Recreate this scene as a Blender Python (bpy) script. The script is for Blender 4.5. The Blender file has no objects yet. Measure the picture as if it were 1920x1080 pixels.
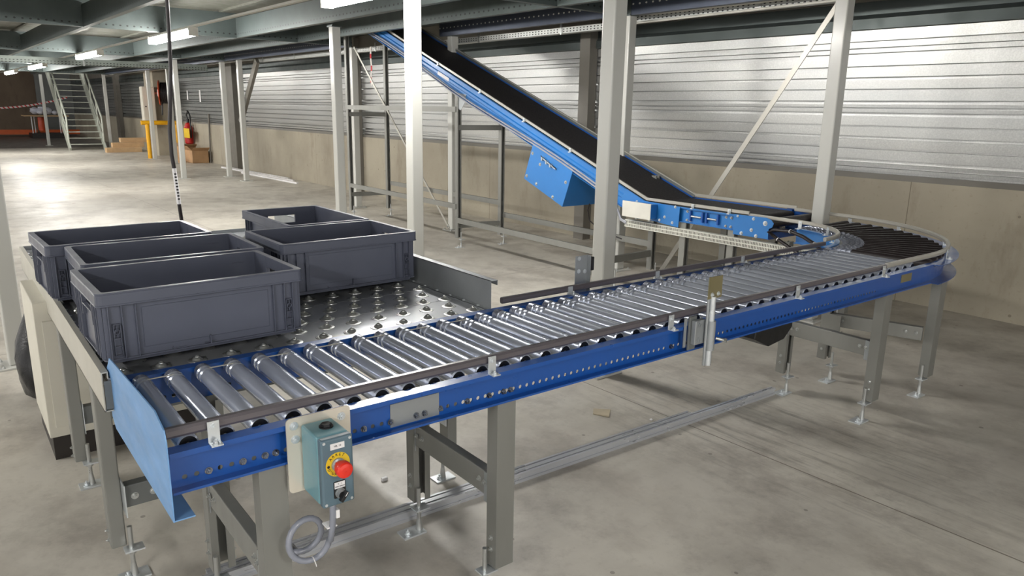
import bpy, math, random
from mathutils import Vector, Matrix
random.seed(7)
S = bpy.context.scene
COL = S.collection
R = math.radians
TH = 0.02495            # the building's grid is turned this much from the conveyor's grid

# ------------------------------------------------------------------ camera
cam = bpy.data.cameras.new('camera'); camo = bpy.data.objects.new('camera', cam); COL.objects.link(camo)
S.camera = camo
cam.sensor_fit = 'HORIZONTAL'; cam.sensor_width = 36.0; cam.lens = 1384.46 / 1920 * 36.0
cam.clip_start = .05; cam.clip_end = 200
_y, _p, _r = 0.90945, -0.23759, 0.01719
fw = Vector((math.cos(_y)*math.cos(_p), math.sin(_y)*math.cos(_p), math.sin(_p)))
rt = Vector((math.sin(_y), -math.cos(_y), 0)); up = rt.cross(fw)
r2 = rt*math.cos(_r) + up*math.sin(_r); u2 = up*math.cos(_r) - rt*math.sin(_r)
camo.matrix_world = Matrix(((r2.x, u2.x, -fw.x, -0.3222), (r2.y, u2.y, -fw.y, -1.6199), (r2.z, u2.z, -fw.z, 1.5019), (0, 0, 0, 1)))

# ------------------------------------------------------------------ world, view
w = bpy.data.worlds.new('world'); S.world = w; w.use_nodes = True
w.node_tree.nodes['Background'].inputs[0].default_value = (1.0, .985, .965, 1)
w.node_tree.nodes['Background'].inputs[1].default_value = 1.35
S.view_settings.view_transform = 'Standard'; S.view_settings.look = 'None'
S.view_settings.gamma = 1; S.view_settings.use_curve_mapping = False
S.view_settings.exposure = 0.8
LAMP = 80.0             # radiance of the batten lamps' diffusers

# ------------------------------------------------------------------ materials
def lin(c):
    return tuple(((v/255)/12.92 if v/255 <= .04045 else ((v/255+.055)/1.055)**2.4) for v in c) + (1,)
def nodes(name):
    m = bpy.data.materials.new(name); m.use_nodes = True
    nt = m.node_tree; return m, nt, nt.nodes['Principled BSDF']
def N(nt, t, **k):
    n = nt.nodes.new(t)
    for a, b in k.items(): setattr(n, a, b)
    return n
def math_(nt, op, a, b=None, c=None):
    n = N(nt, 'ShaderNodeMath', operation=op)
    for i, v in enumerate((a, b, c)):
        if v is None: continue
        if isinstance(v, (int, float)): n.inputs[i].default_value = v
        else: nt.links.new(v, n.inputs[i])
    return n.outputs[0]
def mixc(nt, f, a, b, mode='MIX'):
    n = N(nt, 'ShaderNodeMix', data_type='RGBA', blend_type=mode)
    for i, v in ((0, f), (6, a), (7, b)):
        if isinstance(v, (int, float)): n.inputs[i].default_value = v
        elif isinstance(v, tuple): n.inputs[i].default_value = v
        else: nt.links.new(v, n.inputs[i])
    return n.outputs[2]
def noise(nt, vec, scale, detail=4, rough=.55):
    n = N(nt, 'ShaderNodeTexNoise'); n.inputs['Scale'].default_value = scale
    n.inputs['Detail'].default_value = detail; n.inputs['Roughness'].default_value = rough
    if vec is not None: nt.links.new(vec, n.inputs['Vector'])
    return n.outputs['Fac']
def ramp(nt, f, lo, hi, a=0., b=1.):
    n = N(nt, 'ShaderNodeMapRange'); n.inputs[1].default_value = lo; n.inputs[2].default_value = hi
    n.inputs[3].default_value = a; n.inputs[4].default_value = b; nt.links.new(f, n.inputs[0]); return n.outputs[0]
def objco(nt, scale=(1, 1, 1)):
    t = N(nt, 'ShaderNodeTexCoord'); mp = N(nt, 'ShaderNodeMapping'); mp.inputs['Scale'].default_value = scale
    nt.links.new(t.outputs['Object'], mp.inputs['Vector']); return mp.outputs[0]
def M(name, rgb, rough=.5, metal=0., amt=.08, scale=6., rv=.08, bump=0., stretch=(1, 1, 1), coat=0.):
    m, nt, b = nodes(name)
    v = objco(nt, stretch); f = noise(nt, v, scale)
    c = lin(rgb)
    lo = tuple(x*(1-amt) for x in c[:3])+(1,); hi = tuple(min(1, x*(1+amt)) for x in c[:3])+(1,)
    nt.links.new(mixc(nt, ramp(nt, f, .3, .7), lo, hi), b.inputs['Base Color'])
    nt.links.new(ramp(nt, noise(nt, v, scale*2.3), .3, .7, max(.02, rough-rv), rough+rv), b.inputs['Roughness'])
    b.inputs['Metallic'].default_value = metal
    if coat: b.inputs['Coat Weight'].default_value = coat; b.inputs['Coat Roughness'].default_value = .15
    if bump:
        bn = N(nt, 'ShaderNodeBump'); bn.inputs['Strength'].default_value = bump; bn.inputs['Distance'].default_value = .004
        nt.links.new(noise(nt, v, scale*8), bn.inputs['Height']); nt.links.new(bn.outputs[0], b.inputs['Normal'])
    return m
def perf(name, rgb, rough, metal, ax, pitch, rows, hw, hh, acr='Z', dark=(20, 22, 22), rnd=True):
    """metal with printed-through perforation: rows of holes along axis ax"""
    m, nt, b = nodes(name)
    t = N(nt, 'ShaderNodeTexCoord'); s = N(nt, 'ShaderNodeSeparateXYZ'); nt.links.new(t.outputs['Object'], s.inputs[0])
    u = s.outputs[ax]; v = s.outputs[acr]
    a = math_(nt, 'MULTIPLY', math_(nt, 'SUBTRACT', math_(nt, 'FRACT', math_(nt, 'DIVIDE', u, pitch)), .5), pitch/hw)
    mask = None
    for r in rows:
        q = math_(nt, 'DIVIDE', math_(nt, 'SUBTRACT', v, r), hh)
        if rnd: d = math_(nt, 'ADD', math_(nt, 'MULTIPLY', a, a), math_(nt, 'MULTIPLY', q, q))
        else: d = math_(nt, 'MAXIMUM', math_(nt, 'ABSOLUTE', a), math_(nt, 'ABSOLUTE', q))
        k = math_(nt, 'LESS_THAN', d, 1.0)
        mask = k if mask is None else math_(nt, 'MAXIMUM', mask, k)
    c = lin(rgb); f = ramp(nt, noise(nt, objco(nt), 5.), .3, .7, .88, 1.1)
    mm = N(nt, 'ShaderNodeMix', data_type='RGBA', blend_type='MULTIPLY'); mm.inputs[0].default_value = 1
    mm.inputs[6].default_value = c; nt.links.new(f, mm.inputs[7])
    nt.links.new(mixc(nt, mask, mm.outputs[2], lin(dark)), b.inputs['Base Color'])
    b.inputs['Roughness'].default_value = rough
    nt.links.new(ramp(nt, mask, 0, 1, metal, 0), b.inputs['Metallic'])
    return m
MT = {}
MT['galv'] = M('galvanised_steel', (158, 162, 164), .38, .5, .08, 6, .08)
MT['galv_leg'] = M('galvanised_leg', (134, 134, 129), .42, .35, .07, 7, .06, stretch=(1, 1, .25))
MT['galv_lamplit'] = M('lamplit_galvanised_sheet', (196, 193, 182), .36, .25, .04, 4, .05)  # paler copy of the galvanised steel, a lamp's reflection put into the colour
MT['galv_dark'] = M('dull_zinc', (112, 115, 114), .48, .4, .08, 7)
MT['zinc'] = M('bright_zinc', (214, 219, 222), .3, .6, .02, 5, .03)
MT['bolt'] = M('zinc_bolt', (190, 192, 190), .3, .8, .02, 10, .03)
MT['darkbolt'] = M('dark_bolt', (140, 145, 155), .22, 1., .05, 30)
MT['roller'] = M('zinc_roller_tube', (204, 211, 226), .22, .65, .06, 9, .05, stretch=(1, .5, 1))
MT['rollercap'] = M('roller_end_collar', (160, 165, 180), .32, .7, .06, 12)
MT['bearing'] = M('black_bearing', (18, 18, 18), .35, 0., .1, 20)
MT['rubber'] = M('black_rubber_sleeve', (38, 32, 33), .42, 0., .15, 14)
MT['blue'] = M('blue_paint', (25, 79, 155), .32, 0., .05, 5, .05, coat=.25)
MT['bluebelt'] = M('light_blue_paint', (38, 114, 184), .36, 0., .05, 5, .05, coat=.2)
MT['bluepale'] = M('blue_film_plate', (112, 156, 204), .42, 0., .14, 4, .08, stretch=(1, 1, 3))
MT['rail'] = M('grey_guard_profile', (102, 97, 101), .3, .25, .01, 2, .01)
MT['raillight'] = M('aluminium_guard_profile', (176, 173, 164), .36, .3, .02, 2, .02)
MT['belt'] = M('black_belt', (34, 31, 33), .62, 0., .15, 40, bump=.1)
MT['crate'] = M('grey_plastic', (84, 88, 102), .34, 0., .05, 7, .05)
MT['crate_in'] = M('grey_plastic_inside', (76, 79, 92), .5, 0., .05, 7, .05)
MT['plastic_dark'] = M('dark_plastic', (22, 22, 24), .4, 0., .1, 10)
MT['teal'] = M('teal_enclosure', (112, 156, 166), .38, 0., .04, 6, coat=.2)
MT['tealf'] = M('teal_cover', (88, 110, 122), .42, 0., .04, 6)
MT['yellow_disc'] = M('yellow_disc', (226, 190, 40), .5)
MT['red'] = M('red_button', (222, 50, 34), .35, 0., .04)
MT['white'] = M('white_label', (228, 226, 226), .5)
MT['ink'] = M('black_ink', (30, 28, 28), .6)
MT['cream'] = M('cream_plate', (222, 214, 200), .13, .35, .04, 5)
MT['column'] = M('pale_grey_paint', (188, 188, 182), .30, 0., .015, 1.5, .02, coat=.3)
MT['wallcolumn'] = M('grey_building_steel', (112, 108, 100), .5, 0., .08, 3)
MT['cabinet'] = M('cream_cabinet', (206, 202, 188), .5, 0., .03, 3)
MT['plinth'] = M('black_plinth', (34, 28, 24), .5)
MT['bag'] = M('black_bag', (24, 24, 26), .35, 0., .1, 12, bump=.6)
MT['conduit'] = M('grey_conduit', (150, 152, 160), .35, 0., .05)
MT['cable'] = M('black_cable', (28, 20, 22), .4)
MT['orange'] = M('orange_paint', (206, 92, 34), .45)
MT['reel'] = M('orange_red_reel', (214, 84, 48), .4)
MT['yellow'] = M('yellow_paint', (232, 172, 24), .4)
MT['extred'] = M('extinguisher_red', (184, 32, 28), .35)
MT['cardboard'] = M('cardboard', (176, 140, 102), .8, 0., .1, 5)
MT['scrap'] = M('faded_cardboard', (186, 174, 150), .8, 0., .1, 9)
MT['wood'] = M('pale_wood', (196, 164, 124), .7, 0., .12, 5, stretch=(1, .2, 1))
MT['sheet'] = M('white_polythene', (214, 216, 226), .5, 0., .08, 6, bump=.8)
MT['tubewhite'] = M('white_conduit', (205, 203, 194), .4)
MT['alu'] = M('aluminium_section', (196, 198, 202), .28, .5, .03, 3, stretch=(.3, 1, 1))
MT['goldplate'] = M('reflector_back', (150, 142, 108), .35, .6, .04)
MT['clad_unlit'] = M('grey_unlit_cladding', (118, 120, 118), .5, .3, .06, 3)  # cladding greyed in its colour for the unlit far stretch; also the far panel
MT['stair'] = M('pale_stair_paint', (186, 190, 178), .45)
MT['beam'] = M('galvanised_beam', (82, 89, 88), .42, .5, .06, 4)
MT['deck'] = M('galvanised_deck', (94, 94, 86), .5, .4, .08, 4)
MT['beamhole'] = perf('punched_beam', (82, 90, 89), .42, .5, 'X', .075, (.045,), .012, .009)
MT['beamholey'] = perf('punched_beam_y', (82, 90, 89), .42, .5, 'Y', .075, (.045,), .012, .009)
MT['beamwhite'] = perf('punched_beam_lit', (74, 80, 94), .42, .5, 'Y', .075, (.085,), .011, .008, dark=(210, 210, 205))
MT['tray'] = perf('perforated_tray', (196, 198, 194), .4, .5, 'Y', .05, (.018, .042), .011, .006)
MT['trayx'] = perf('perforated_tray_x', (146, 154, 148), .4, .5, 'X', .06, (.025, .065), .016, .007)
MT['wireway'] = perf('slotted_wireway', (206, 206, 196), .5, 0., 'Y', .0125, (.588, .616), .0032, .010, dark=(70, 66, 58), rnd=False)

def emis(name, rgb, st):
    m, nt, b = nodes(name); nt.nodes.remove(b); e = N(nt, 'ShaderNodeEmission')
    e.inputs[0].default_value = rgb; e.inputs[1].default_value = st
    nt.links.new(e.outputs[0], nt.nodes['Material Output'].inputs[0]); return m
MT['lamp'] = emis('lamp_diffuser', (1, .975, .935, 1), LAMP)

def tape_mat():
    m, nt, b = nodes('red_white_tape'); t = N(nt, 'ShaderNodeTexCoord'); s = N(nt, 'ShaderNodeSeparateXYZ')
    nt.links.new(t.outputs['Object'], s.inputs[0])
    q = math_(nt, 'ADD', s.outputs[2], s.outputs[0])
    k = math_(nt, 'LESS_THAN', math_(nt, 'FRACT', math_(nt, 'DIVIDE', q, .17)), .42)
    nt.links.new(mixc(nt, k, lin((226, 220, 214)), lin((206, 40, 48))), b.inputs['Base Color']); b.inputs['Roughness'].default_value = .5
    return m
MT['tape'] = tape_mat()

def floor_mat():
    m, nt, b = nodes('polished_concrete_floor')
    t = N(nt, 'ShaderNodeTexCoord'); P = t.outputs['Object']; s = N(nt, 'ShaderNodeSeparateXYZ'); nt.links.new(P, s.inputs[0])
    X, Y = s.outputs[0], s.outputs[1]
    def mp(sc, rot=0):
        n = N(nt, 'ShaderNodeMapping'); n.inputs['Scale'].default_value = sc; n.inputs['Rotation'].default_value = (0, 0, rot)
        nt.links.new(P, n.inputs['Vector']); return n.outputs[0]
    n1 = noise(nt, P, .55, 5, .6); n2 = noise(nt, P, 3.2, 8, .62); n3 = noise(nt, P, 26, 6, .6)
    c = mixc(nt, ramp(nt, n1, .35, .65), lin((188, 183, 173)), lin((208, 203, 191)))
    c = mixc(nt, ramp(nt, n2, .42, .70, 0, .45), c, lin((158, 152, 142)))
    c = mixc(nt, ramp(nt, n3, .55, .72, 0, .16), c, lin((120, 110, 98)))
    # patches of wear with soft outlines
    n4 = noise(nt, mp((1.1, .7, 1), .4), 1.4, 6, .7)
    c = mixc(nt, ramp(nt, n4, .50, .66, 0, .45), c, lin((136, 127, 117)))
    n6 = noise(nt, mp((1, 1, 1), .9), 2.4, 9, .72)
    c = mixc(nt, ramp(nt, n6, .50, .64, 0, .38), c, lin((120, 111, 103)))
    c = mixc(nt, ramp(nt, n6, .30, .42, .30, 0), c, lin((196, 188, 174)))
    # brown rust marks
    n5 = noise(nt, P, 4.3, 5, .6); n5b = noise(nt, mp((1, 1, 1), 1.1), .9, 2)
    rust = math_(nt, 'MULTIPLY', ramp(nt, n5, .68, .72), ramp(nt, n5b, .5, .56))
    c = mixc(nt, math_(nt, 'MULTIPLY', rust, .6), c, lin((120, 78, 52)))
    # dark tyre scuffs running along the aisle
    sc = noise(nt, mp((14, 1.0, 1), -.1), 1.6, 6, .7)
    reg = math_(nt, 'MULTIPLY', ramp(nt, math_(nt, 'ABSOLUTE', math_(nt, 'SUBTRACT', X, 2.75)), .25, .75, 1, 0),
                ramp(nt, math_(nt, 'ABSOLUTE', math_(nt, 'SUBTRACT', Y, .1)), .4, 1.3, 1, 0))
    c = mixc(nt, math_(nt, 'MULTIPLY', math_(nt, 'MULTIPLY', ramp(nt, sc, .5, .68), reg), .6), c, lin((84, 76, 68)))
    # little dark specks
    vo = N(nt, 'ShaderNodeTexVoronoi'); vo.inputs['Scale'].default_value = 5.; nt.links.new(P, vo.inputs['Vector'])
    c = mixc(nt, math_(nt, 'MULTIPLY', math_(nt, 'LESS_THAN', vo.outputs['Distance'], .055), .5), c, lin((78, 66, 56)))
    # slab joints
    def joint(ax, o, pitch):
        a = math_(nt, 'FRACT', math_(nt, 'DIVIDE', math_(nt, 'SUBTRACT', ax, o-pitch/2), pitch))
        d = math_(nt, 'MULTIPLY', math_(nt, 'ABSOLUTE', math_(nt, 'SUBTRACT', a, .5)), pitch)
        return math_(nt, 'LESS_THAN', d, .0035)
    j = math_(nt, 'MAXIMUM', joint(X, 2.47, 5.2), joint(Y, 3.636, 5.2))
    c = mixc(nt, math_(nt, 'MULTIPLY', j, .75), c, lin((92, 80, 68)))
    # different grey slab beyond the far joint, its lack of light also painted in
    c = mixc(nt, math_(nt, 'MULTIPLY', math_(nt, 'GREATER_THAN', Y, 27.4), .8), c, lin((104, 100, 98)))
    nt.links.new(c, b.inputs['Base Color'])
    nt.links.new(ramp(nt, n2, .35, .65, .34, .52), b.inputs['Roughness'])
    b.inputs['Specular IOR Level'].default_value = .5
    bn = N(nt, 'ShaderNodeBump'); bn.inputs['Strength'].default_value = .08; bn.inputs['Distance'].default_value = .003
    nt.links.new(n3, bn.inputs['Height']); nt.links.new(bn.outputs[0], b.inputs['Normal'])
    return m
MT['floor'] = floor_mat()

def wall_mat(name, c1, c2, stain):
    m, nt, b = nodes(name); t = N(nt, 'ShaderNodeTexCoord'); P = t.outputs['Object']
    s = N(nt, 'ShaderNodeSeparateXYZ'); nt.links.new(P, s.inputs[0])
    mp = N(nt, 'ShaderNodeMapping'); mp.inputs['Scale'].default_value = (1, 1, .35); nt.links.new(P, mp.inputs['Vector'])
    n1 = noise(nt, P, .8, 5); n2 = noise(nt, mp.outputs[0], 3.5, 7, .65); n3 = noise(nt, P, 30, 5)
    c = mixc(nt, ramp(nt, n1, .35, .65), lin(c1), lin(c2))
    c = mixc(nt, ramp(nt, n2, .55, .72, 0, .45), c, lin(stain))
    c = mixc(nt, ramp(nt, n3, .6, .7, 0, .2), c, lin(stain))
    vo = N(nt, 'ShaderNodeTexVoronoi'); vo.inputs['Scale'].default_value = 5.; nt.links.new(P, vo.inputs['Vector'])
    c = mixc(nt, math_(nt, 'MULTIPLY', math_(nt, 'LESS_THAN', vo.outputs['Distance'], .06), .5), c, lin((84, 74, 60)))
    j = math_(nt, 'FRACT', math_(nt, 'DIVIDE', math_(nt, 'SUBTRACT', s.outputs[1], 1.0), 5.6))
    c = mixc(nt, math_(nt, 'MULTIPLY', math_(nt, 'LESS_THAN', j, .0012), .7), c, lin((90, 80, 66)))
    nt.links.new(c, b.inputs['Base Color']); b.inputs['Roughness'].default_value = .75
    bn = N(nt, 'ShaderNodeBump'); bn.inputs['Strength'].default_value = .15; bn.inputs['Distance'].default_value = .004
    nt.links.new(n3, bn.inputs['Height']); nt.links.new(bn.outputs[0], b.inputs['Normal'])
    return m
MT['concrete'] = wall_mat('concrete_upstand', (150, 142, 126), (170, 162, 144), (112, 100, 84))
MT['farwall'] = wall_mat('brown_concrete', (112, 96, 80), (126, 110, 92), (84, 70, 58))

def clad_mat():
    m, nt, b = nodes('galvanised_cladding'); P = objco(nt); Q = objco(nt, (1, .35, 1.6))
    vo = N(nt, 'ShaderNodeTexVoronoi'); vo.inputs['Scale'].default_value = 90; nt.links.new(P, vo.inputs['Vector'])
    f = noise(nt, Q, 1.3, 3)
    c = mixc(nt, ramp(nt, vo.outputs['Distance'], 0, .9), lin((178, 178, 175)), lin((200, 200, 196)))
    c = mixc(nt, ramp(nt, f, .35, .65, 0, .35), c, lin((170, 174, 178)))
    nt.links.new(c, b.inputs['Base Color']); b.inputs['Metallic'].default_value = .7
    nt.links.new(ramp(nt, f, .3, .7, .30, .40), b.inputs['Roughness']); return m
MT['clad'] = clad_mat()
def deckplate_mat():
    m, nt, b = nodes('brushed_zinc_plate'); P = objco(nt); f = noise(nt, P, 2.2, 5); g = noise(nt, objco(nt, (2, 40, 1)), 6, 3)
    c = mixc(nt, ramp(nt, f, .35, .65), lin((168, 171, 176)), lin((186, 189, 193)))
    nt.links.new(c, b.inputs['Base Color']); b.inputs['Metallic'].default_value = .5
    nt.links.new(ramp(nt, g, .3, .7, .22, .27), b.inputs['Roughness']); return m
MT['plate'] = deckplate_mat()
def conduit_clear():
    m, nt, b = nodes('translucent_hose'); b.inputs['Base Color'].default_value = lin((150, 154, 166))
    b.inputs['Roughness'].default_value = .25; b.inputs['Transmission Weight'].default_value = .25; return m
MT['hose'] = conduit_clear()

# ------------------------------------------------------------------ mesh builder
class MB:
    def __init__(s): s.v = []; s.f = []; s.sm = []
    def add(s, vs, fs, smooth=False):
        o = len(s.v); s.v += [tuple(p) for p in vs]
        for f in fs: s.f.append(tuple(i+o for i in f)); s.sm.append(smooth)
        return s
    def box(s, x0, x1, y0, y1, z0, z1, m=None):
        vs = [Vector(p) for p in ((x0, y0, z0), (x1, y0, z0), (x1, y1, z0), (x0, y1, z0), (x0, y0, z1), (x1, y0, z1), (x1, y1, z1), (x0, y1, z1))]
        if m is not None: vs = [m @ p for p in vs]
        return s.add(vs, [(3, 2, 1, 0), (4, 5, 6, 7), (0, 1, 5, 4), (1, 2, 6, 5), (2, 3, 7, 6), (3, 0, 4, 7)])
    def prism(s, poly, a, b, ax='x', m=None):
        """poly in the two other axes (in order xyz), extruded along ax from a to b"""
        n = len(poly)
        def P(q, t):
            p = {'x': (t, q[0], q[1]), 'y': (q[0], t, q[1]), 'z': (q[0], q[1], t)}[ax]; p = Vector(p)
            return m @ p if m is not None else p
        vs = [P(q, a) for q in poly] + [P(q, b) for q in poly]
        fs = [tuple(range(n))[::-1], tuple(range(n, 2*n))] + [(i, (i+1) % n, n+(i+1) % n, n+i) for i in range(n)]
        return s.add(vs, fs)
    def sweep(s, prof, path, closed=True, smooth=False):
        """prof: list of (a,b) offsets; path: list of (origin, A, B) frames"""
        n = len(prof); o = []
        for (c, A, B) in path: o += [c + A*p[0] + B*p[1] for p in prof]
        fs = []
        for k in range(len(path)-1):
            for i in range(n if closed else n-1):
                j = (i+1) % n; fs.append((k*n+i, k*n+j, (k+1)*n+j, (k+1)*n+i))
        s.add(o, fs, smooth)
        if closed:
            s.add(o[:n], [tuple(range(n))[::-1]]); s.add(o[-n:], [tuple(range(n))])
        return s
    def lathe(s, prof, c, ax, seg=20, smooth=True, caps=True):
        """prof: list of (t along ax, radius)"""
        ax = Vector(ax).normalized(); c = Vector(c); a = ax.orthogonal().normalized(); b = ax.cross(a)
        vs = []
        for t, r in prof:
            for k in range(seg):
                q = 2*math.pi*k/seg; vs.append(c + ax*t + (a*math.cos(q) + b*math.sin(q))*r)
        # split the rings at hard corners so the shading stays crisp
        for i in range(len(prof)-1):
            ring = vs[i*seg:(i+2)*seg]
            s.add(ring, [(k, (k+1) % seg, seg+(k+1) % seg, seg+k) for k in range(seg)], smooth)
        if caps:
            if prof[0][1] > 1e-5: s.add(vs[:seg], [tuple(range(seg))[::-1]])
            if prof[-1][1] > 1e-5: s.add(vs[-seg:], [tuple(range(seg))])
        return s
    def cyl(s, p, q, r, seg=14, r2=None):
        p = Vector(p); q = Vector(q); L = (q-p).length
        return s.lathe([(0, r), (L, r if r2 is None else r2)], p, q-p, seg)
    def tube(s, pts, r, seg=8):
        pts = [Vector(p) for p in pts]; path = []; prev = None
        for i, p in enumerate(pts):
            t = (pts[min(i+1, len(pts)-1)] - pts[max(i-1, 0)]).normalized()
            if prev is None: a = t.orthogonal().normalized()
            else: a = (prev - t*prev.dot(t)).normalized()
            prev = a; path.append((p, a, t.cross(a)))
        prof = [(r*math.cos(2*math.pi*k/seg), r*math.sin(2*math.pi*k/seg)) for k in range(seg)]
        return s.sweep(prof, path, True, True)
    def bar(s, p, q, wv, hv):
        """rectangular bar from p to q; wv, hv are the full cross-section vectors"""
        wv = Vector(wv); hv = Vector(hv)
        return s.sweep([(-.5, -.5), (.5, -.5), (.5, .5), (-.5, .5)], [(Vector(p), wv, hv), (Vector(q), wv, hv)])
    def bolt(s, c, ax, r=.008, h=.006, seg=6):
        c = Vector(c); ax = Vector(ax).normalized()
        s.lathe([(0, r*1.45), (h*.25, r*1.45)], c, ax, 14)
        s.lathe([(h*.25, r), (h, r)], c, ax, seg, smooth=False)
        return s.lathe([(h, r*.5), (h*1.7, r*.5)], c, ax, 8)
    def tr(s, m):
        s.v = [tuple(m @ Vector(p)) for p in s.v]; return s

BASE = {}
def link(o): COL.objects.link(o); return o
def tag(o, label=None, cat=None, group=None, kind=None):
    if label: o['label'] = label
    if cat: o['category'] = cat
    if group: o['group'] = group
    if kind: o['kind'] = kind
    return o
def mesh(name, mb, mat, off=(0, 0, 0), bevel=0., seg=2):
    me = bpy.data.meshes.new(name)
    o = Vector(off)
    me.from_pydata([tuple(Vector(p)-o) for p in mb.v], [], mb.f)
    me.polygons.foreach_set('use_smooth', mb.sm)
    for m in (mat if isinstance(mat, (list, tuple)) else [mat]): me.materials.append(m)
    me.update()
    ob = link(bpy.data.objects.new(name, me))
    if bevel:
        b = ob.modifiers.new('bevel', 'BEVEL'); b.width = bevel; b.segments = seg; b.limit_method = 'ANGLE'; b.angle_limit = R(50)
        b.harden_normals = False
    return ob
def rotb(p): c, s = math.cos(TH), math.sin(TH); return Vector((c*p[0]-s*p[1], s*p[0]+c*p[1], p[2]))
def thing(name, label, cat, base=(0, 0, 0), b=False, group=None, kind=None):
    o = link(bpy.data.objects.new(name, None)); o.empty_display_size = .05
    BASE[o] = Vector(base); o.location = rotb(base) if b else Vector(base)
    if b: o.rotation_euler[2] = TH
    return tag(o, label, cat, group, kind)
def part(name, mb, mat, root, label=None, bevel=0., seg=2, top=None):
    base = BASE[top or root]
    o = mesh(name, mb, mat, base, bevel, seg); o.parent = root
    if top is None and root in BASE: BASE[o] = base
    elif top: BASE[o] = base
    if label: o['label'] = label
    return o
def solo(name, mb, mat, label, cat, base=(0, 0, 0), b=False, group=None, kind=None, bevel=0., seg=2):
    o = mesh(name, mb, mat, base, bevel, seg); o.location = rotb(base) if b else Vector(base)
    if b: o.rotation_euler[2] = TH
    return tag(o, label, cat, group, kind)
def struct(name, mb, mat, b=True, bevel=0.):
    return solo(name, mb, mat, None, None, (0, 0, 0), b, None, 'structure', bevel)
def dup(o, parent=None):
    c = o.copy(); link(c); c.parent = parent
    for ch in list(o.children): dup(ch, c)
    return c
def text(mb, s, size, m, z=.0004, align='CENTER'):
    cu = bpy.data.curves.new('t', 'FONT'); cu.body = s; cu.size = size; cu.align_x = align; cu.align_y = 'CENTER'; cu.extrude = z; cu.resolution_u = 2
    o = bpy.data.objects.new('t', cu); COL.objects.link(o)
    me = bpy.data.meshes.new_from_object(o)
    mb.add([m @ v.co for v in me.vertices], [tuple(p.vertices) for p in me.polygons])
    bpy.data.objects.remove(o); bpy.data.meshes.remove(me); bpy.data.curves.remove(cu)

# =================================================================== THE BUILDING (its own grid)
f = MB().add([(-14, -9, 0), (5.96, -9, 0), (5.96, 38.6, 0), (-14, 38.6, 0), (-14, -9, -.15), (5.96, -9, -.15), (5.96, 38.6, -.15), (-14, 38.6, -.15)],
             [(0, 1, 2, 3), (7, 6, 5, 4), (4, 5, 1, 0), (5, 6, 2, 1), (6, 7, 3, 2), (7, 4, 0, 3)])
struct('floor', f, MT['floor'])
wr = MB().box(5.93, 6.15, -9, 38.5, 0, .985).box(6.02, 6.15, -9, 38.5, .985, 4.2)
wall = struct('wall_right', wr, MT['concrete']); BASE[wall] = Vector((0, 0, 0))
# profiled cladding: shallow trays between narrow grooves, a triple rib at each sheet joint
def cladding(z0, z1, dy0, dy1):
    P = []; z = z0
    pat = [('g', .028), ('f', .026), ('g', .015), ('f', .024), ('g', .030), ('F', .082), ('s', .013), ('F', .070), ('g', .024), ('F', .076), ('s', .013), ('F', .076)]
    tilt = 1
    while z < z1:
        for k, h in pat:
            if z >= z1: break
            if k == 'g': P += [(6.012, z), (6.012, z+h)]
            elif k == 's': P += [(6.004, z), (6.004, z+h)]
            else: P += [(5.938 if k == 'F' else 5.946, z), (5.934 if k == 'F' else 5.944, z+h)]
            z += h
    mb = MB(); n = len(P)
    vs = [(x, dy0, zz) for x, zz in P] + [(x, dy1, zz) for x, zz in P]
    mb.add(vs, [(i, i+1, n+i+1, n+i) for i in range(n-1)])
    # thickness behind
    mb.box(6.013, 6.018, dy0, dy1, z0, z1)
    return mb
c1 = part('cladding', cladding(1.02, 2.18, -9, 16.0), MT['clad'], wall, 'bright galvanised wall cladding')
c2 = part('cladding', cladding(1.02, 2.18, 16.0, 38.5), MT['clad_unlit'], wall, 'far wall cladding, colour greyed as unlit')
part('cladding_sill', MB().prism([(5.93, .985), (5.955, .985), (5.955, 1.03), (5.945, 1.03)], -9, 38.5, 'y', Matrix.Identity(4)), MT['wallcolumn'], wall)
t1 = MB().prism([(5.90, 2.185), (5.96, 2.18), (5.96, 2.40), (5.93, 2.40), (5.93, 2.30), (5.90, 2.265)], -9, 38.5, 'y')
struct('trim_1', t1, MT['beam'])
struct('trim_2', MB().box(5.90, 6.0, -9, 38.5, 2.40, 2.66), MT['wallcolumn'])
struct('wall_back', MB().box(-14, 6.2, 38.6, 38.8, 0, 4.2), MT['farwall'])
struct('trim_3', MB().box(4.55, 5.94, 37.6, 37.7, 0, 2.9), MT['clad_unlit'])
struct('trim_4', MB().box(5.5, 5.95, 22.0, 23.0, 0, 2.6), MT['concrete'])
# mezzanine soffit
dk = MB().box(-14, 5.9, -9, 27.6, 2.66, 2.70)
for i in range(24):
    x = -13.6 + i*.83
    dk.box(x, x+.05, -9, 27.6, 2.635, 2.66)
struct('ceiling', dk, MT['deck'])
struct('trim_5', MB().box(-14, 6.0, 27.6, 38.6, 4.1, 4.2), MT['wallcolumn'])

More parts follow.
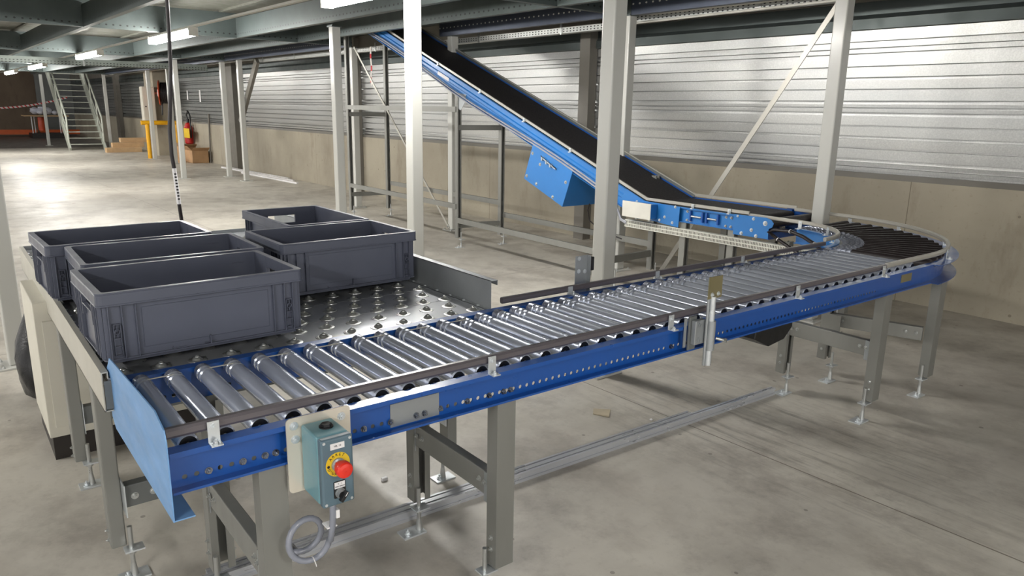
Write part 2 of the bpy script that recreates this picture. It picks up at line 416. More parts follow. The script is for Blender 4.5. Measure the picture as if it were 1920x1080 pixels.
mz = thing('mezzanine_frame', 'galvanised steel grid of punched beams carrying the mezzanine floor overhead', 'mezzanine', (0, 0, 2.34), True)
def cbeam(name, ax, at, a, b, mat, depth=.26, z=2.34, fl=.06, label=None):
    """C section with lipped flanges; ax = its direction"""
    top = z+depth
    prof = [(0, z), (fl, z), (fl, z+.018), (fl-.004, z+.018), (fl-.004, z+.005), (.005, z+.005), (.005, top-.005), (fl-.004, top-.005), (fl-.004, top-.018), (fl, top-.018), (fl, top), (0, top)]
    mb = MB()
    prof = [(at+p[0], p[1]) for p in prof]
    if ax == 'y': mb.prism(prof, a, b, 'y')
    else:
        n = len(prof); vs = [(a, q[0], q[1]) for q in prof] + [(b, q[0], q[1]) for q in prof]
        mb.add(vs, [tuple(range(n)), tuple(range(n, 2*n))[::-1]] + [(i, n+i, n+(i+1) % n, (i+1) % n) for i in range(n)])
    return part(name, mb, mat, mz, label)
YBM = (-2.4, 3.22, 8.45, 13.85, 19.3, 24.8)
for y in YBM: cbeam('cross_beam', 'x', y, -13.5, 4.84, MT['beamhole'], .30, 2.34, .055)
for x in (-3.0, -.2, 1.45, 3.2, 4.03):
    e = [-8.5] + [q for y in YBM for q in (y, y+.055)] + [29.5]
    for i in range(0, len(e), 2): cbeam('joist', 'y', x, e[i], e[i+1] if e[i+1] < 29 else (27.5 if x < 3.5 else 25.2), MT['beamholey'], .24, 2.34, .06)
cbeam('edge_beam', 'y', 4.84, -8.5, 6.2, MT['beamwhite'], .24, 2.335, .06, 'dark edge beam with a row of pale holes')
cbeam('edge_beam', 'y', 4.84, 8.6, 25.2, MT['beamwhite'], .24, 2.335, .06, 'dark edge beam with a row of pale holes')

# lamps: a trunking rail with batten lamps hung from it
tk = MB().box(2.28, 2.32, -6, 27, 2.318, 2.338)
solo('lamp_trunking', tk, MT['raillight'], 'thin bright trunking rail carrying the row of lamps', 'trunking', (2.3, 10, 2.32), True)
def lamp(x, y, label, L=1.5, grp='batten lamps under the mezzanine'):
    t = thing('batten_lamp', label, 'lamp', (x, y, 2.315), True, grp)
    part('housing', MB().box(x-.045, x+.045, y-L/2, y+L/2, 2.290, 2.315), MT['tubewhite'], t, bevel=.008)
    prof = [(-.05+x, 2.290), (-.05+x, 2.25), (-.03+x, 2.228), (.03+x, 2.228), (.05+x, 2.25), (.05+x, 2.290)]
    part('diffuser', MB().prism(prof, y-L/2+.01, y+L/2-.01, 'y'), MT['lamp'], t)
    for s in (-1, 1):
        part('end_cap', MB().box(x-.05, x+.05, y+s*L/2-.012, y+s*L/2+.012, 2.226, 2.318), MT['tubewhite'], t)
lamp(2.30, 3.12, 'nearest batten lamp, cut by the top edge beside the white column', 1.6)
lamp(.3, -3.3, 'unseen fill lamp added behind the viewer, over the front floor', 1.6)  # added out of view as fill light for the front floor
lamp(2.30, 8.1, 'batten lamp crossed by the hanging black cable', 1.7)
lamp(2.30, 13.0, 'batten lamp in front of the perforated cable tray, left of the cable', 1.8)
lamp(2.30, 18.9, 'small lit batten lamp above the top of the stairs', 2.2)
lamp(2.30, 23.9, 'smallest lit batten lamp at the far left', 2.2)
for y in (-1.9, 3.1, 8.1, 13.0, 18.0):
    lamp(-2.6, y, {-1.9: 'batten lamp of the left-hand row nearest the viewer', 3.1: 'batten lamp of the left-hand row, out to the left of the crates', 8.1: 'third batten lamp of the left-hand row', 13.0: 'fourth batten lamp of the left-hand row', 18.0: 'furthest batten lamp of the left-hand row'}[y], 1.6, 'left-hand row of lamps')

# columns
def column(x, y, label, s=.095, top=2.34, bolts=True, name='mezzanine_column'):
    t = thing(name, label, 'column', (x, y, 0), True, 'square mezzanine columns')
    part('post', MB().box(x, x+s, y, y+s, .012, top), MT['column'], t, bevel=.009, seg=3)
    cx, cy = x+s/2, y+s/2
    part('base_plate', MB().box(cx-.105, cx+.105, cy-.095, cy+.095, 0, .012), MT['column'], t, bevel=.002)
    part('head_plate', MB().box(cx-.06, cx+.06, cy-.06, cy+.06, top-.01, top).box(cx-.055, cx-.05, cy-.06, cy+.06, top-.01, top+.2), MT['beam'], t)
    if bolts:
        for i, (a, b) in enumerate(((-1, -1), (1, -1), (-1, 1), (1, 1))):
            part('anchor_bolt', MB().bolt((cx+a*.08, cy+b*.072, .012), (0, 0, 1), .009, .011), MT['bolt'], t)
column(-.05, 3.33, 'pale grey square column at the left edge with a bolted base plate')
column(2.56, 3.145, 'brightly lit white square column behind the grey crates')
column(2.61, 1.21, 'big pale grey square column nearest the viewer, behind the roller conveyor')
column(3.40, 6.10, 'pale square column left of the upright rack of the sloping belt')
column(4.72, 1.07, 'pale grey square column at the right, behind the black conveyor curve')
column(4.842, 3.145, 'narrow pale column directly behind the biggest column, with a wide foot plate')
column(4.875, 5.99, 'pale column under the sloping belt, just left of a galvanised stand leg')
column(4.89, 8.567, 'pale column seen through the furthest belt stand, thin brace at its top')
column(4.92, 13.37, 'pale column right of a pair, left of the thick dark diagonal strut', top=2.36, bolts=False)
column(4.94, 14.43, 'pale column left of a pair, in front of the brown wall column', top=2.36, bolts=False)
column(4.03, 14.49, 'bright pale column just right of the hanging black cable', top=2.36, bolts=False)
column(4.96, 18.5, 'pale column behind the hanging black cable, right of the hose reel', top=2.37, bolts=False)
column(4.96, 20.45, 'pale column between the cream cabinet and the hose reel', top=2.37, bolts=False)
column(5.0, 26.1, 'pale column right of the far stairs', top=2.4, bolts=False)
column(3.60, 28.85, 'pale column left of the far stairs, in front of the white bundle', top=2.4, bolts=False)

# building steel columns in the wall plane
for y, lab in ((4.6, 'grey building column in the wall, half hidden by the biggest square column'), (10.25, 'brown-grey building column in the wall behind the furthest belt stand'),
               (16.3, 'brown-grey building column in the wall behind the pair of pale columns'), (22.9+5.2, 'dark building column in the wall at the far end by the stairs')):
    t = thing('building_column', lab, 'column', (5.88, y, 0), True, 'building columns in the wall')
    w2 = .16 if y < 11 else .5
    part('flange', MB().box(5.80, 5.815, y, y+w2, 0, 2.62), MT['wallcolumn'], t)
    part('web', MB().box(5.815, 5.925, y+.004, y+w2-.004, 0, 2.62), MT['wallcolumn'], t)

# diagonal bracing
def brace(p, q, label, wv=.045, mat='raillight', th=.008, dirv=(0, 1, 0)):
    p = Vector(p); q = Vector(q); d = (q-p).normalized(); n = d.cross(Vector((1, 0, 0))).normalized()
    mid = (p+q)/2
    t = thing('diagonal_brace', label, 'brace', tuple(p), True, 'diagonal bracing')
    part('flat_bar', MB().bar(p, q, n*wv, Vector((1, 0, 0))*th), MT[mat], t)
    for c, s in ((p, 1), (q, -1)):
        part('end_bolt', MB().bolt(c + d*s*.03 + Vector((-th/2, 0, 0)), (-1, 0, 0), .008, .007), MT['bolt'], t)
brace((4.93, 1.213, 2.33), (4.93, 2.71, .03), 'long bright diagonal brace leaning down from the right-hand column', .04)
brace((4.87, 8.45, 2.33), (4.87, 6.05, .03), 'thin diagonal brace behind the furthest belt stand', .03)
brace((5.08, 12.75, 2.32), (5.08, 13.85, 1.15), 'thick dark diagonal strut beside the pair of pale columns', .13, 'wallcolumn', .06)

# cable trays and the pipe on them
def wall_tray(y0, y1, label, x=5.2, z=2.30, cat='cable tray'):
    t = thing('cable_tray', label, cat, (x, y0, z), True, 'perforated cable trays by the wall')
    mb = MB().prism([(x, z), (x+.1, z), (x+.1, z+.06), (x+.098, z+.06), (x+.098, z+.002), (x+.002, z+.002), (x+.002, z+.06), (x, z+.06)], y0, y1, 'y')
    part('channel', mb, MT['tray'], t)
    y = y0+.7
    while y < y1:
        part('hanger', MB().box(x-.008, x-.002, y, y+.03, z-.01, z+.11).box(x-.008, x+.02, y, y+.03, z+.105, z+.11), MT['bolt'], t); y += 1.45
wall_tray(1.35, 3.6, 'perforated cable tray at the top right, ending just left of the right-hand column', z=2.325)
wall_tray(3.72, 7.6, 'perforated cable tray over the sloping belt, dark dotted holes', z=2.285)
wall_tray(7.7, 13.0, 'perforated cable tray behind the furthest belt stand, up by the ceiling', z=2.30)
wall_tray(13.3, 27.0, 'perforated cable tray high on the far wall, ending over the cream cabinet', z=2.36)
tp = MB().tube([(5.17, -3.0, 2.335), (5.17, 1.0, 2.33), (5.17, 3.4, 2.31)], .011)
solo('conduit_pipe', tp, MT['tubewhite'], 'thin white conduit pipe clipped along the top right tray', 'pipe', (5.17, 1, 2.33), True)
tw = MB().tube([(5.17, -3.0, 2.38), (5.17, 3.2, 2.375)], .011)
solo('conduit_pipe', tw, MT['tubewhite'], 'upper thin conduit pipe by the top right tray', 'pipe', (5.17, 1, 2.38), True)
# tray crossing the hall
t = thing('cable_tray', 'long perforated cable tray crossing under the mezzanine in front of the stairs', 'cable tray', (-6, 15.3, 2.18), True)
part('channel', MB().box(-6, 4.95, 15.3, 15.303, 2.20, 2.31).box(-6, 4.95, 15.3, 15.45, 2.20, 2.203), MT['trayx'], t)
for x in (-2, .5, 2.6, 4.2): part('hanger', MB().box(x, x+.03, 15.29, 15.298, 2.18, 2.64), MT['bolt'], t)

# ------------------------------------------------------------------ the far end
def stairs():
    t = thing('staircase', 'pale steel open-tread stairs with handrails at the far end', 'stairs', (3.75, 25.6, 0), True)
    x0, x1, ya, yb, H = 3.78, 4.78, 25.6, 28.6, 2.62
    for x in (x0, x1):
        part('stringer', MB().bar((x, ya, .0), (x, yb, H), (.05, 0, 0), Vector((0, -.62, .78))*.2), MT['stair'], t)
    for i in range(13):
        k = (i+1)/14
        part('tread', MB().box(x0, x1, ya+k*3.0-.12, ya+k*3.0+.12, k*H-.02, k*H), MT['stair'], t)
    for x in (x0, x1):
        r = MB().tube([(x, ya+.15, .12), (x, ya+.1, 1.0), (x, yb-.3, H+.55)], .028, 6)
        part('handrail', r, MT['stair'], t)
        part('knee_rail', MB().tube([(x, ya+.1, .55), (x, yb-.1, H+.2)], .02, 6), MT['stair'], t)
        for k in (.25, .5, .75):
            part('baluster', MB().tube([(x, ya+k*3, k*H), (x, ya+k*3, k*H+.92)], .02, 6), MT['stair'], t)
stairs()
# cream cabinet, reel, bumper, extinguisher
t = thing('wall_cabinet', 'tall cream metal cabinet on the far wall left of the hose reel', 'cabinet', (5.1, 21.9, .9), True)
part('body', MB().box(5.12, 5.46, 21.75, 22.0, .9, 1.95), MT['cabinet'], t, bevel=.01)
part('door', MB().box(5.14, 5.44, 21.735, 21.75, .92, 1.93), MT['cabinet'], t, bevel=.004)
part('lock', MB().cyl((5.19, 21.735, 1.4), (5.19, 21.72, 1.4), .02), MT['plastic_dark'], t)
t = thing('hose_reel', 'orange-red fire hose reel with black hose high on the pillar', 'hose reel', (5.53, 21.2, 1.75), True)
part('disc', MB().lathe([(0, .34), (.02, .34)], (5.44, 21.2, 1.78), (1, -.35, 0), 28), MT['reel'], t)
part('hub', MB().lathe([(0, .1), (.06, .1)], (5.40, 21.22, 1.78), (1, -.35, 0), 16), MT['white'], t)
hs = MB()
for i in range(5):
    c = Vector((5.50+i*.035, 21.18-i*.012, 1.78)); pts = []
    for k in range(25):
        q = 2*math.pi*k/24; pts.append(c + Vector((-.35, -1, 0)).normalized()*.27*math.cos(q) + Vector((0, 0, .27*math.sin(q))))
    hs.tube(pts, .022, 6)
part('hose', hs, MT['cable'], t)
part('hose_tail', MB().tube([(5.47, 21.1, 1.5), (5.46, 21.1, 1.3), (5.45, 21.1, 1.18)], .02, 6), MT['plastic_dark'], t)
part('bracket', MB().box(5.52, 5.60, 21.3, 22.0, 1.75, 1.8), MT['reel'], t)
t = thing('pipe_barrier', 'yellow tubular barrier guarding the pillar foot', 'barrier', (5.1, 21, 0), True)
part('top_rail', MB().tube([(4.84, 20.95, .97), (5.9, 20.95, .97)], .06, 10), MT['yellow'], t)
for x in (4.99, 5.75): part('post', MB().cyl((x, 20.95, 0), (x, 20.95, .93), .055, 10), MT['yellow'], t)
t = thing('fire_extinguisher', 'red fire extinguisher hung on the far wall', 'extinguisher', (5.78, 20.0, .45), True)
part('cylinder', MB().lathe([(0, .08), (.03, .11), (.45, .11), (.55, .07), (.58, .03)], (5.80, 20.0, .42), (0, 0, 1), 18), MT['extred'], t)
part('valve', MB().lathe([(0, .035), (.1, .035)], (5.80, 20.0, 1.0), (0, 0, 1), 10), MT['plastic_dark'], t)
part('hose', MB().tube([(5.80, 20.0, 1.08), (5.79, 20.06, 1.2), (5.79, 19.9, 1.3), (5.79, 19.75, 1.2), (5.79, 19.73, .9), (5.79, 19.77, .6)], .022, 6), MT['plastic_dark'], t)
part('label_sticker', MB().box(5.688, 5.692, 19.55, 20.05, .6, .85), MT['yellow_disc'], t)
def carton(name, label, x0, x1, y0, y1, z0, z1, flaps=True):
    t = thing(name, label, 'box', (x0, y0, z0), True)
    b_ = MB(); q = .008
    b_.box(x0, x1, y0, y1, z0, z0+q).box(x0, x0+q, y0, y1, z0, z1).box(x1-q, x1, y0, y1, z0, z1).box(x0, x1, y0, y0+q, z0, z1).box(x0, x1, y1-q, y1, z0, z1)
    part('body', b_, MT['cardboard'], t)
    if flaps:
        part('flap', MB().bar((x0+.0, (y0+y1)/2, z1), (x0-.12, (y0+y1)/2, z1+.12), Vector((0, y1-y0, 0)), Vector((.005, 0, .005))), MT['cardboard'], t)
        part('flap', MB().bar(((x0+x1)/2, y0, z1), ((x0+x1)/2, y0-.14, z1+.08), Vector((x1-x0, 0, 0)), Vector((0, .005, .005))), MT['cardboard'], t)
carton('cardboard_box', 'open cardboard box on the floor below the fire extinguisher', 5.45, 5.85, 18.6, 19.5, 0, .32)
carton('cardboard_box', 'smaller cardboard box with raised flaps behind the open one', 5.5, 5.85, 19.65, 20.3, 0, .36)
carton('cardboard_box', 'flat orange-brown carton in front of the open box', 5.2, 5.32, 18.9, 19.5, 0, .1, False)
for i, (x, y, z, lab) in enumerate(((5.0, 24.0, 0, 'pale plank lying lowest in the heap by the yellow barrier'), (5.12, 24.2, .14, 'pale plank stacked on the lowest one by the yellow barrier'), (5.3, 24.4, .28, 'short top plank of the heap by the yellow barrier'))):
    solo('wooden_plank', MB().box(x-.5+i*.1, x+.5, y, y+.25, z, z+.14), MT['wood'], lab, 'plank', (x, y, z), True, 'planks by the wall', bevel=.004)
solo('broom_stick', MB().tube([(5.88, 18.55, 0), (5.90, 18.5, 1.25)], .022, 6), MT['wallcolumn'], 'thin stick leaning upright against the far wall', 'stick', (5.88, 18.55, 0), True)
for i, (a, b, lab) in enumerate((((5.62, 16.9), (5.74, 12.9), 'pale metal rod on the floor along the far wall'), ((5.72, 16.5), (5.84, 13.4), 'second pale rod closest to the far wall'), ((5.5, 15.2), (5.6, 12.4), 'shorter pale rod lying nearest the viewer by the far wall'))):
    solo('metal_rod', MB().bar((a[0], a[1], .015), (b[0], b[1], .015), (.04, 0, 0), (0, 0, .03)), MT['white'], lab, 'rod', (a[0], a[1], 0), True, 'rods along the far wall')
t = thing('work_table', 'brown-topped trestle table at the far left under a white bundle', 'table', (4.5, 35.5, 0), True)
part('tabletop', MB().box(3.7, 5.3, 35.0, 36.0, .88, .93), MT['wood'], t)
for x in (3.95, 4.15, 4.95, 5.15): part('leg', MB().cyl((x, 35.05 if x in (3.95, 4.95) else 35.9, .2), (x, 35.05 if x in (3.95, 4.95) else 35.9, .88), .02, 8), MT['white'], t)
part('base_frame', MB().box(3.9, 5.2, 34.95, 36, .0, .2), MT['plinth'], t)
blob = MB()
for (cx, cy, cz, r) in ((4.15, 35.5, 1.11, .17), (4.4, 35.4, 1.13, .19), (4.62, 35.5, 1.11, .17), (4.32, 35.3, 1.07, .13), (4.85, 35.4, 1.04, .1)):
    rings = []
    for i in range(1, 8):
        ph = math.pi*i/8; rings.append((-math.cos(ph)*r*.85, math.sin(ph)*r*(1+.12*math.sin(i*3+cx*9))))
    blob.lathe([(-r*.85, .001)]+rings+[(r*.85, .001)], (cx, cy, cz), (.2, .1, 1), 14)
solo('plastic_bundle', blob, MT['sheet'], 'crumpled white plastic bundle on the far trestle table', 'bundle', (4.4, 35.4, .93), True)
solo('orange_drum', MB().lathe([(0, .12), (.2, .13), (.55, .12)], (4.35, 35.6, .3), (0, 0, 1), 16), MT['reel'], 'orange-brown drum hanging below the far trestle table', 'drum', (4.35, 35.6, .3), True)
solo('rack_beam', MB().box(2.2, 4.3, 36.6, 36.7, .1, .3).box(2.2, 2.3, 36.5, 36.8, 0, .1).box(4.2, 4.3, 36.5, 36.8, 0, .1), MT['orange'], 'long orange rack beam on the floor at the far left wall', 'beam', (3.2, 36.6, 0), True)
solo('rack_beam', MB().box(4.4, 5.9, 36.6, 36.7, .1, .3).box(4.4, 4.5, 36.5, 36.8, 0, .1), MT['orange'], 'orange rack beam behind the far trestle table', 'beam', (5, 36.6, 0), True)
pts = [(2.4+ i*.3, 35.5, 1.18+.0055*i*i*.9) for i in range(11)]
bt = MB().sweep([(-.035, -.001), (.035, -.001), (.035, .001), (-.035, .001)], [(Vector(p), Vector((0, 0, 1)), Vector((0, 1, 0))) for p in pts])
solo('barrier_tape', bt, MT['tape'], 'red and white barrier tape stretched across the far left', 'tape', (2.4, 35.5, 1.2), True)
solo('barrier_tape', MB().sweep([(-.022, -.001), (.022, -.001), (.022, .001), (-.022, .001)], [(Vector((5.193+.004*math.sin(i*1.3), 8.55+.012*math.sin(i), 2.36-i*.055)), Vector((0, -1, 0)), Vector((1, 0, 0))) for i in range(11)]), MT['tape'], 'short red and white tape hanging from the tray by the wall', 'tape', (5.193, 8.55, 2.36), True)
solo('wall_notice', MB().box(5.92, 5.925, 19.1, 19.22, 1.55, 1.85), MT['white'], 'small white notice on the dull wall above the fire extinguisher', 'notice', (5.92, 19.15, 1.6), True)
solo('wall_notice', MB().box(5.92, 5.925, 20.2, 20.3, 1.6, 1.85), MT['white'], 'narrow white notice just right of a pale column on the dull wall', 'notice', (5.92, 20.2, 1.6), True)

# =================================================================== THE ROLLER CONVEYOR (world grid)
ZT, ZB, W = .757, .657, .587
HP = .02615                                           # hole pitch in the side rails
def web(mb, x0, x1, y, z0, z1, zh, holes, r=.0062, flip=False):
    """a web sheet at y (thickness .003) with true round holes"""
    xs = sorted(holes); cells = []; cur = x0
    def quad(a, b, c, d): mb.add([a, b, c, d], [(0, 1, 2, 3)])
    for yy, s in ((y, 1), (y+.003, -1)):
        def Q(*p):
            p = [(q[0], yy, q[1]) for q in p]
            mb.add(p if s > 0 else p[::-1], [tuple(range(len(p)))])
        Q((x0, z0), (x1, z0), (x1, zh-.012), (x0, zh-.012)); Q((x0, zh+.012), (x1, zh+.012), (x1, z1), (x0, z1))
        cur = x0
        for h in xs:
            a, b = h-HP/2+.0005, h+HP/2-.0005
            if a > cur: Q((cur, zh-.012), (a, zh-.012), (a, zh+.012), (cur, zh+.012))
            n = 16; ring = [(h+r*math.cos(2*math.pi*k/n), zh+r*math.sin(2*math.pi*k/n)) for k in range(n)]
            def edge(k):
                q = 2*math.pi*k/n; c, s_ = math.cos(q), math.sin(q); m = max(abs(c), abs(s_)); return (h+(b-a)/2*c/m, zh+.012*s_/m)
            for k in range(n): Q(ring[k], edge(k), edge(k+1), ring[(k+1) % n])
            cur = b
        if cur < x1: Q((cur, zh-.012), (x1, zh-.012), (x1, zh+.012), (cur, zh+.012))
    return mb
def side_rail(x0, x1, y, sgn, holes, zt=ZT, zb=ZB):
    """C rail, web at y+.03*sgn, lips to the outside at y"""
    mb = MB(); yw = y+.03*sgn
    def B(a, b, c, d): mb.box(x0, x1, min(a, b), max(a, b), c, d)
    B(y, yw+.008*sgn, zt-.003, zt); B(y, y+.0025*sgn, zt-.013, zt-.003)
    B(y, yw, zb, zb+.003); B(y, y+.0025*sgn, zb+.003, zb+.006)
    web(mb, x0, x1, yw if sgn > 0 else yw-.003, zb+.003, zt-.003, .681, holes)
    return mb
allh = [.007+i*HP for i in range(122)]
boltx = [.007, .085, .163, .216, .242, .320, .399, .477, .555, .634, .660, .712, .804, .882, .935, .961, 1.69, 1.768]
hx = [h for h in allh if .0 < h < 3.18 and min(abs(h-b) for b in boltx) > .012]
near1 = [h for h in hx if h < .63]; near2 = [h for h in hx if h > .65]

rc = thing('roller_conveyor', 'long blue straight roller conveyor with shiny zinc rollers in the foreground', 'conveyor', (0, 0, 0))
def P(name, mb, mat, label=None, bevel=0., root=None): return part(name, mb, MT[mat], root or rc, label, bevel)
P('side_rail', side_rail(.0, .6365, 0, 1, near1), 'blue')
P('side_rail', side_rail(.6375, 3.20, 0, 1, near2), 'blue')
P('side_rail', side_rail(.0, 3.20, W, -1, [h for h in hx if h < 1.5]), 'blue', 'far blue side rail')
# end plate: a bent sheet hung over the near end
ep = MB().prism([(.60, .60), (.640, .625), (.640, .772), (.615, .79), (.585, .815), (.05, .845), (-.022, .825), (-.034, .80), (-.034, .612)], -.012, -.009, 'x')
ep.prism([(-.034, .6125), (.10, .6095), (.10, .6125), (-.034, .6155)], -.0089, .034, 'x')
P('end_plate', ep, 'bluepale', 'pale blue sheet end plate')
P('splice_plate', MB().box(.555, .708, .0275, .0295, .664, .730), 'galv', 'bare metal splice plate')
for b_ in boltx:
    if b_ > .02: P('bolt', MB().bolt((b_, .0275 if .55 < b_ < .71 else .03, .681), (0, -1, 0), .0062, .008), 'darkbolt')
# rollers
PITCH = .0820
def roller_mesh(kind):
    y0, y1, r = .052, .538, .0245
    if kind == 0: p = [(0, r-.004), (.003, r)] + [(y1-y0-.075, r), (y1-y0-.072, r-.004), (y1-y0-.064, r-.004), (y1-y0-.061, r), (y1-y0-.048, r), (y1-y0-.045, r-.004), (y1-y0-.037, r-.004), (y1-y0-.034, r)]
    else: p = [(0, r-.004), (.003, r)] + [(y1-y0-.105, r), (y1-y0-.102, r-.005), (y1-y0-.094, r-.005), (y1-y0-.091, r), (y1-y0-.078, r), (y1-y0-.075, r-.005), (y1-y0-.067, r-.005), (y1-y0-.064, r), (y1-y0-.05, r), (y1-y0-.047, r-.004), (y1-y0-.04, r-.004), (y1-y0-.037, r)]
    return MB().lathe(p, (0, y0, 0), (0, 1, 0), 28, caps=False)
tpl = {}
def make_roller(kind):
    o = mesh('roller', roller_mesh(kind), MT['roller']); 
    cap = mesh('end_collar', MB().lathe([(-.034, .0245), (-.006, .0235), (-.002, .020), (0, .010)], (0, .538, 0), (0, 1, 0), 28, caps=False), MT['rollercap']); cap.parent = o
    be = mesh('bearing', MB().lathe([(.001, .0205), (.001, .006)], (0, .052, 0), (0, 1, 0), 24, caps=False).lathe([(0, .0), (0, .0)], (0, .05, 0), (0, 1, 0), 3, caps=False), MT['bearing']); be.parent = o
    ax = mesh('axle', MB().cyl((0, .032, 0), (0, .555, 0), .0055, 8), MT['bolt']); ax.parent = o
    return o
ZR = .7465
zr0 = make_roller(0); zr1 = make_roller(1)
for o in (zr0, zr1): o['label'] = 'zinc-plated roller'
k0 = k1 = 0
for i in range(44):
    x = .052 + i*PITCH
    kind = 0 if i < 13 else 1
    src = zr0 if kind == 0 else zr1
    if (kind == 0 and k0 == 0) or (kind == 1 and k1 == 0): o = src
    else: o = dup(src, rc)
    if kind == 0: k0 += 1
    else: k1 += 1
    o.parent = rc; o.location = (x, 0, ZR)
# drive belts between neighbouring rollers, seen as thin bright lines
for i in range(0, 13, 2):
    x = .052+i*PITCH
    P('drive_cord', MB().tube([(x, .512-.03, ZR+.0225), (x+PITCH, .512-.03, ZR+.0225)], .0022, 6), 'raillight')
# guard rail on brackets
def guard(mb, x0, x1, y, z):
    prof = [(-.006, -.012), (.006, -.012), (.010, -.006), (.010, .006), (.006, .012), (-.006, .012), (-.010, .006), (-.010, -.006)]
    return mb.sweep(prof, [(Vector((x0, y, z)), Vector((0, 1, 0)), Vector((0, 0, 1))), (Vector((x1, y, z)), Vector((0, 1, 0)), Vector((0, 0, 1)))])
GY = .012
P('guide_rail', guard(MB(), 0, 3.22, GY+.012, .797), 'rail', 'dark grey guide rail')
def clip(x, y, z0, sgn=1):
    mb = MB().box(x-.013, x+.013, y-.0015, y+.0015, z0, z0+.052).box(x-.013, x+.013, min(y, y-sgn*.026), max(y, y-sgn*.026), z0, z0+.003)
    mb.bolt((x, y-sgn*.0015, z0+.038), (0, -sgn, 0), .006, .004).bolt((x, y-sgn*.014, z0+.003), (0, 0, 1), .0065, .006)
    return mb
for x in (.097, .875, 1.655, 2.45, 3.18):
    P('rail_bracket', clip(x, .006, ZT), 'zinc')
P('guide_rail', guard(MB(), 1.36, 3.70, W+.02, .775), 'rail', 'far grey guide rail')
for x in (1.71, 2.25, 2.9): P('rail_bracket', MB().box(x-.016, x+.016, W-.03, W+.01, ZT, ZT+.004).box(x-.012, x+.012, W+.005, W+.009, ZT, ZT+.03).bolt((x, W-.014, ZT+.004), (0, 0, 1), .006, .005), 'zinc')
# legs
def leg_mb(x, y, z0, z1, wx=.068, wy=.042, open_='y-'):
    """C profile leg; open_ = side the slot faces"""
    t_ = .003; mb = MB()
    s = 1 if open_[1] == '-' else -1          # back wall away from the opening
    yb = y+wy/2*s; yi = yb-t_*s; yf = y-wy/2*s; yl = yf+t_*s
    mb.box(x-wx/2, x+wx/2, min(yb, yi), max(yb, yi), z0, z1)
    for q in (-1, 1):
        a, b = x+q*wx/2, x+q*(wx/2-t_)
        mb.box(min(a, b), max(a, b), min(yf, yi), max(yf, yi), z0, z1)
        a, b = x+q*(wx/2-t_), x+q*.012
        mb.box(min(a, b), max(a, b), min(yf, yl), max(yf, yl), z0, z1)
    return mb
def foot(root, x, y, ztop, px=-.03, mat='zinc', rot_=0.):
    rod = part('foot_rod', MB().cyl((x, y, .006), (x, y, ztop), .0075, 12).lathe([(0, .013), (.02, .011), (.045, .008)], (x, y, .006), (0, 0, 1), 12).lathe([(0, .014), (.012, .014)], (x, y, ztop-.095), (0, 0, 1), 6, smooth=False), MT['bolt'], root)
    pl = part('foot_plate', MB().box(x-.045+px, x+.045+px, y-.03, y+.03, 0, .006).bolt((x+px-.02, y-.006, .006), (0, 0, 1), .008, .012), MT['zinc'], root)
    br = part('foot_bracket', MB().box(x-.022, x+.036, y-.022, y+.022, ztop-.083, ztop-.078), MT['zinc'], root)
def leg(root, x, y, z1, open_, fx, fy, wx=.068, z0=.10, wy=.042, mat='galv_leg', label=None, px=-.03):
    l = part('leg', leg_mb(x, y, z0, z1, wx, wy, open_), MT[mat], root, label)
    foot(l, fx, fy, .17, px)
    for s_, z in ((1, .115), (1, .145), (-1, .2), (-1, .16)): part('bolt', MB().bolt((x+s_*wx/2, y, z), (s_, 0, 0), .006, .006), MT['bolt'], l)
    return l
def crossbar(root, x, y0, y1, z0, z1, th=.036, mat='galv_leg'):
    c = part('crossbar', MB().box(x-th/2, x+th/2, y0+.0, y1-.0, z0, z1), MT[mat], root, None, .003)
    for y, s in ((y0, 1), (y1, -1)):
        part('end_plate', MB().box(x-th/2-.003, x-th/2, min(y, y+s*.003)-.0, max(y, y+s*.022), z0-.02, z1), MT['galv'], c)
        for q in (.018, .05):
            part('bolt', MB().bolt((x-th/2-.003 if q < .03 else x-th/2, y+s*q, (z0+z1)/2+.004), (-1, 0, 0), .0065, .006), MT['bolt'], c)
    return c
for x in (.226, .935, 3.285):
    n = leg(rc, x, .036, ZB, 'y+', x-.055, .04, wy=.05)
    fl = leg(rc, x, .535, ZB, 'y-', x-.03, .485, wy=.05)
    crossbar(rc, x-.008, .062, .51, .325, .405)
# drive motor under the conveyor
mo = MB().prism([(2.52, .60), (2.80, .62), (2.80, .52), (2.74, .47), (2.62, .455), (2.50, .51)], .22, .42, 'y')
mo.box(2.60, 2.78, .24, .40, .60, .657)
P('drive_motor', mo, 'plastic_dark', 'black drive motor', .004)

# ---- the curve
cv = thing('curve_conveyor', 'ninety degree curve of black tapered rollers at the right', 'conveyor', (3.7, .5, 0))
CX, CY, RI, RO = 3.70, 1.095, .508, 1.095
def arc(r, z, a0=-90, a1=0, n=30, ext0=0, ext1=0):
    o = []
    if ext0: o.append((Vector((CX-ext0, CY-r, z)), Vector((0, -1, 0))))
    for k in range(n+1):
        q = R(a0+(a1-a0)*k/n); d = Vector((math.cos(q), math.sin(q), 0)); o.append((Vector((CX, CY, z))+d*r, d))
    if ext1: o.append((Vector((CX+r, CY+ext1, z)), Vector((1, 0, 0))))
    return o
UP = Vector((0, 0, 1))
def sw(prof, path, smooth=False):
    return MB().sweep(prof, [(p, d, UP) for p, d in path], True, smooth)
cpr = [(0, 0), (.0, .003), (-.035, .003), (-.035, .097), (.0, .097), (0, .1), (-.038, .1), (-.038, 0)]
def P2(name, mb, mat, label=None, bevel=0.): return part(name, mb, MT[mat], cv, label, bevel)
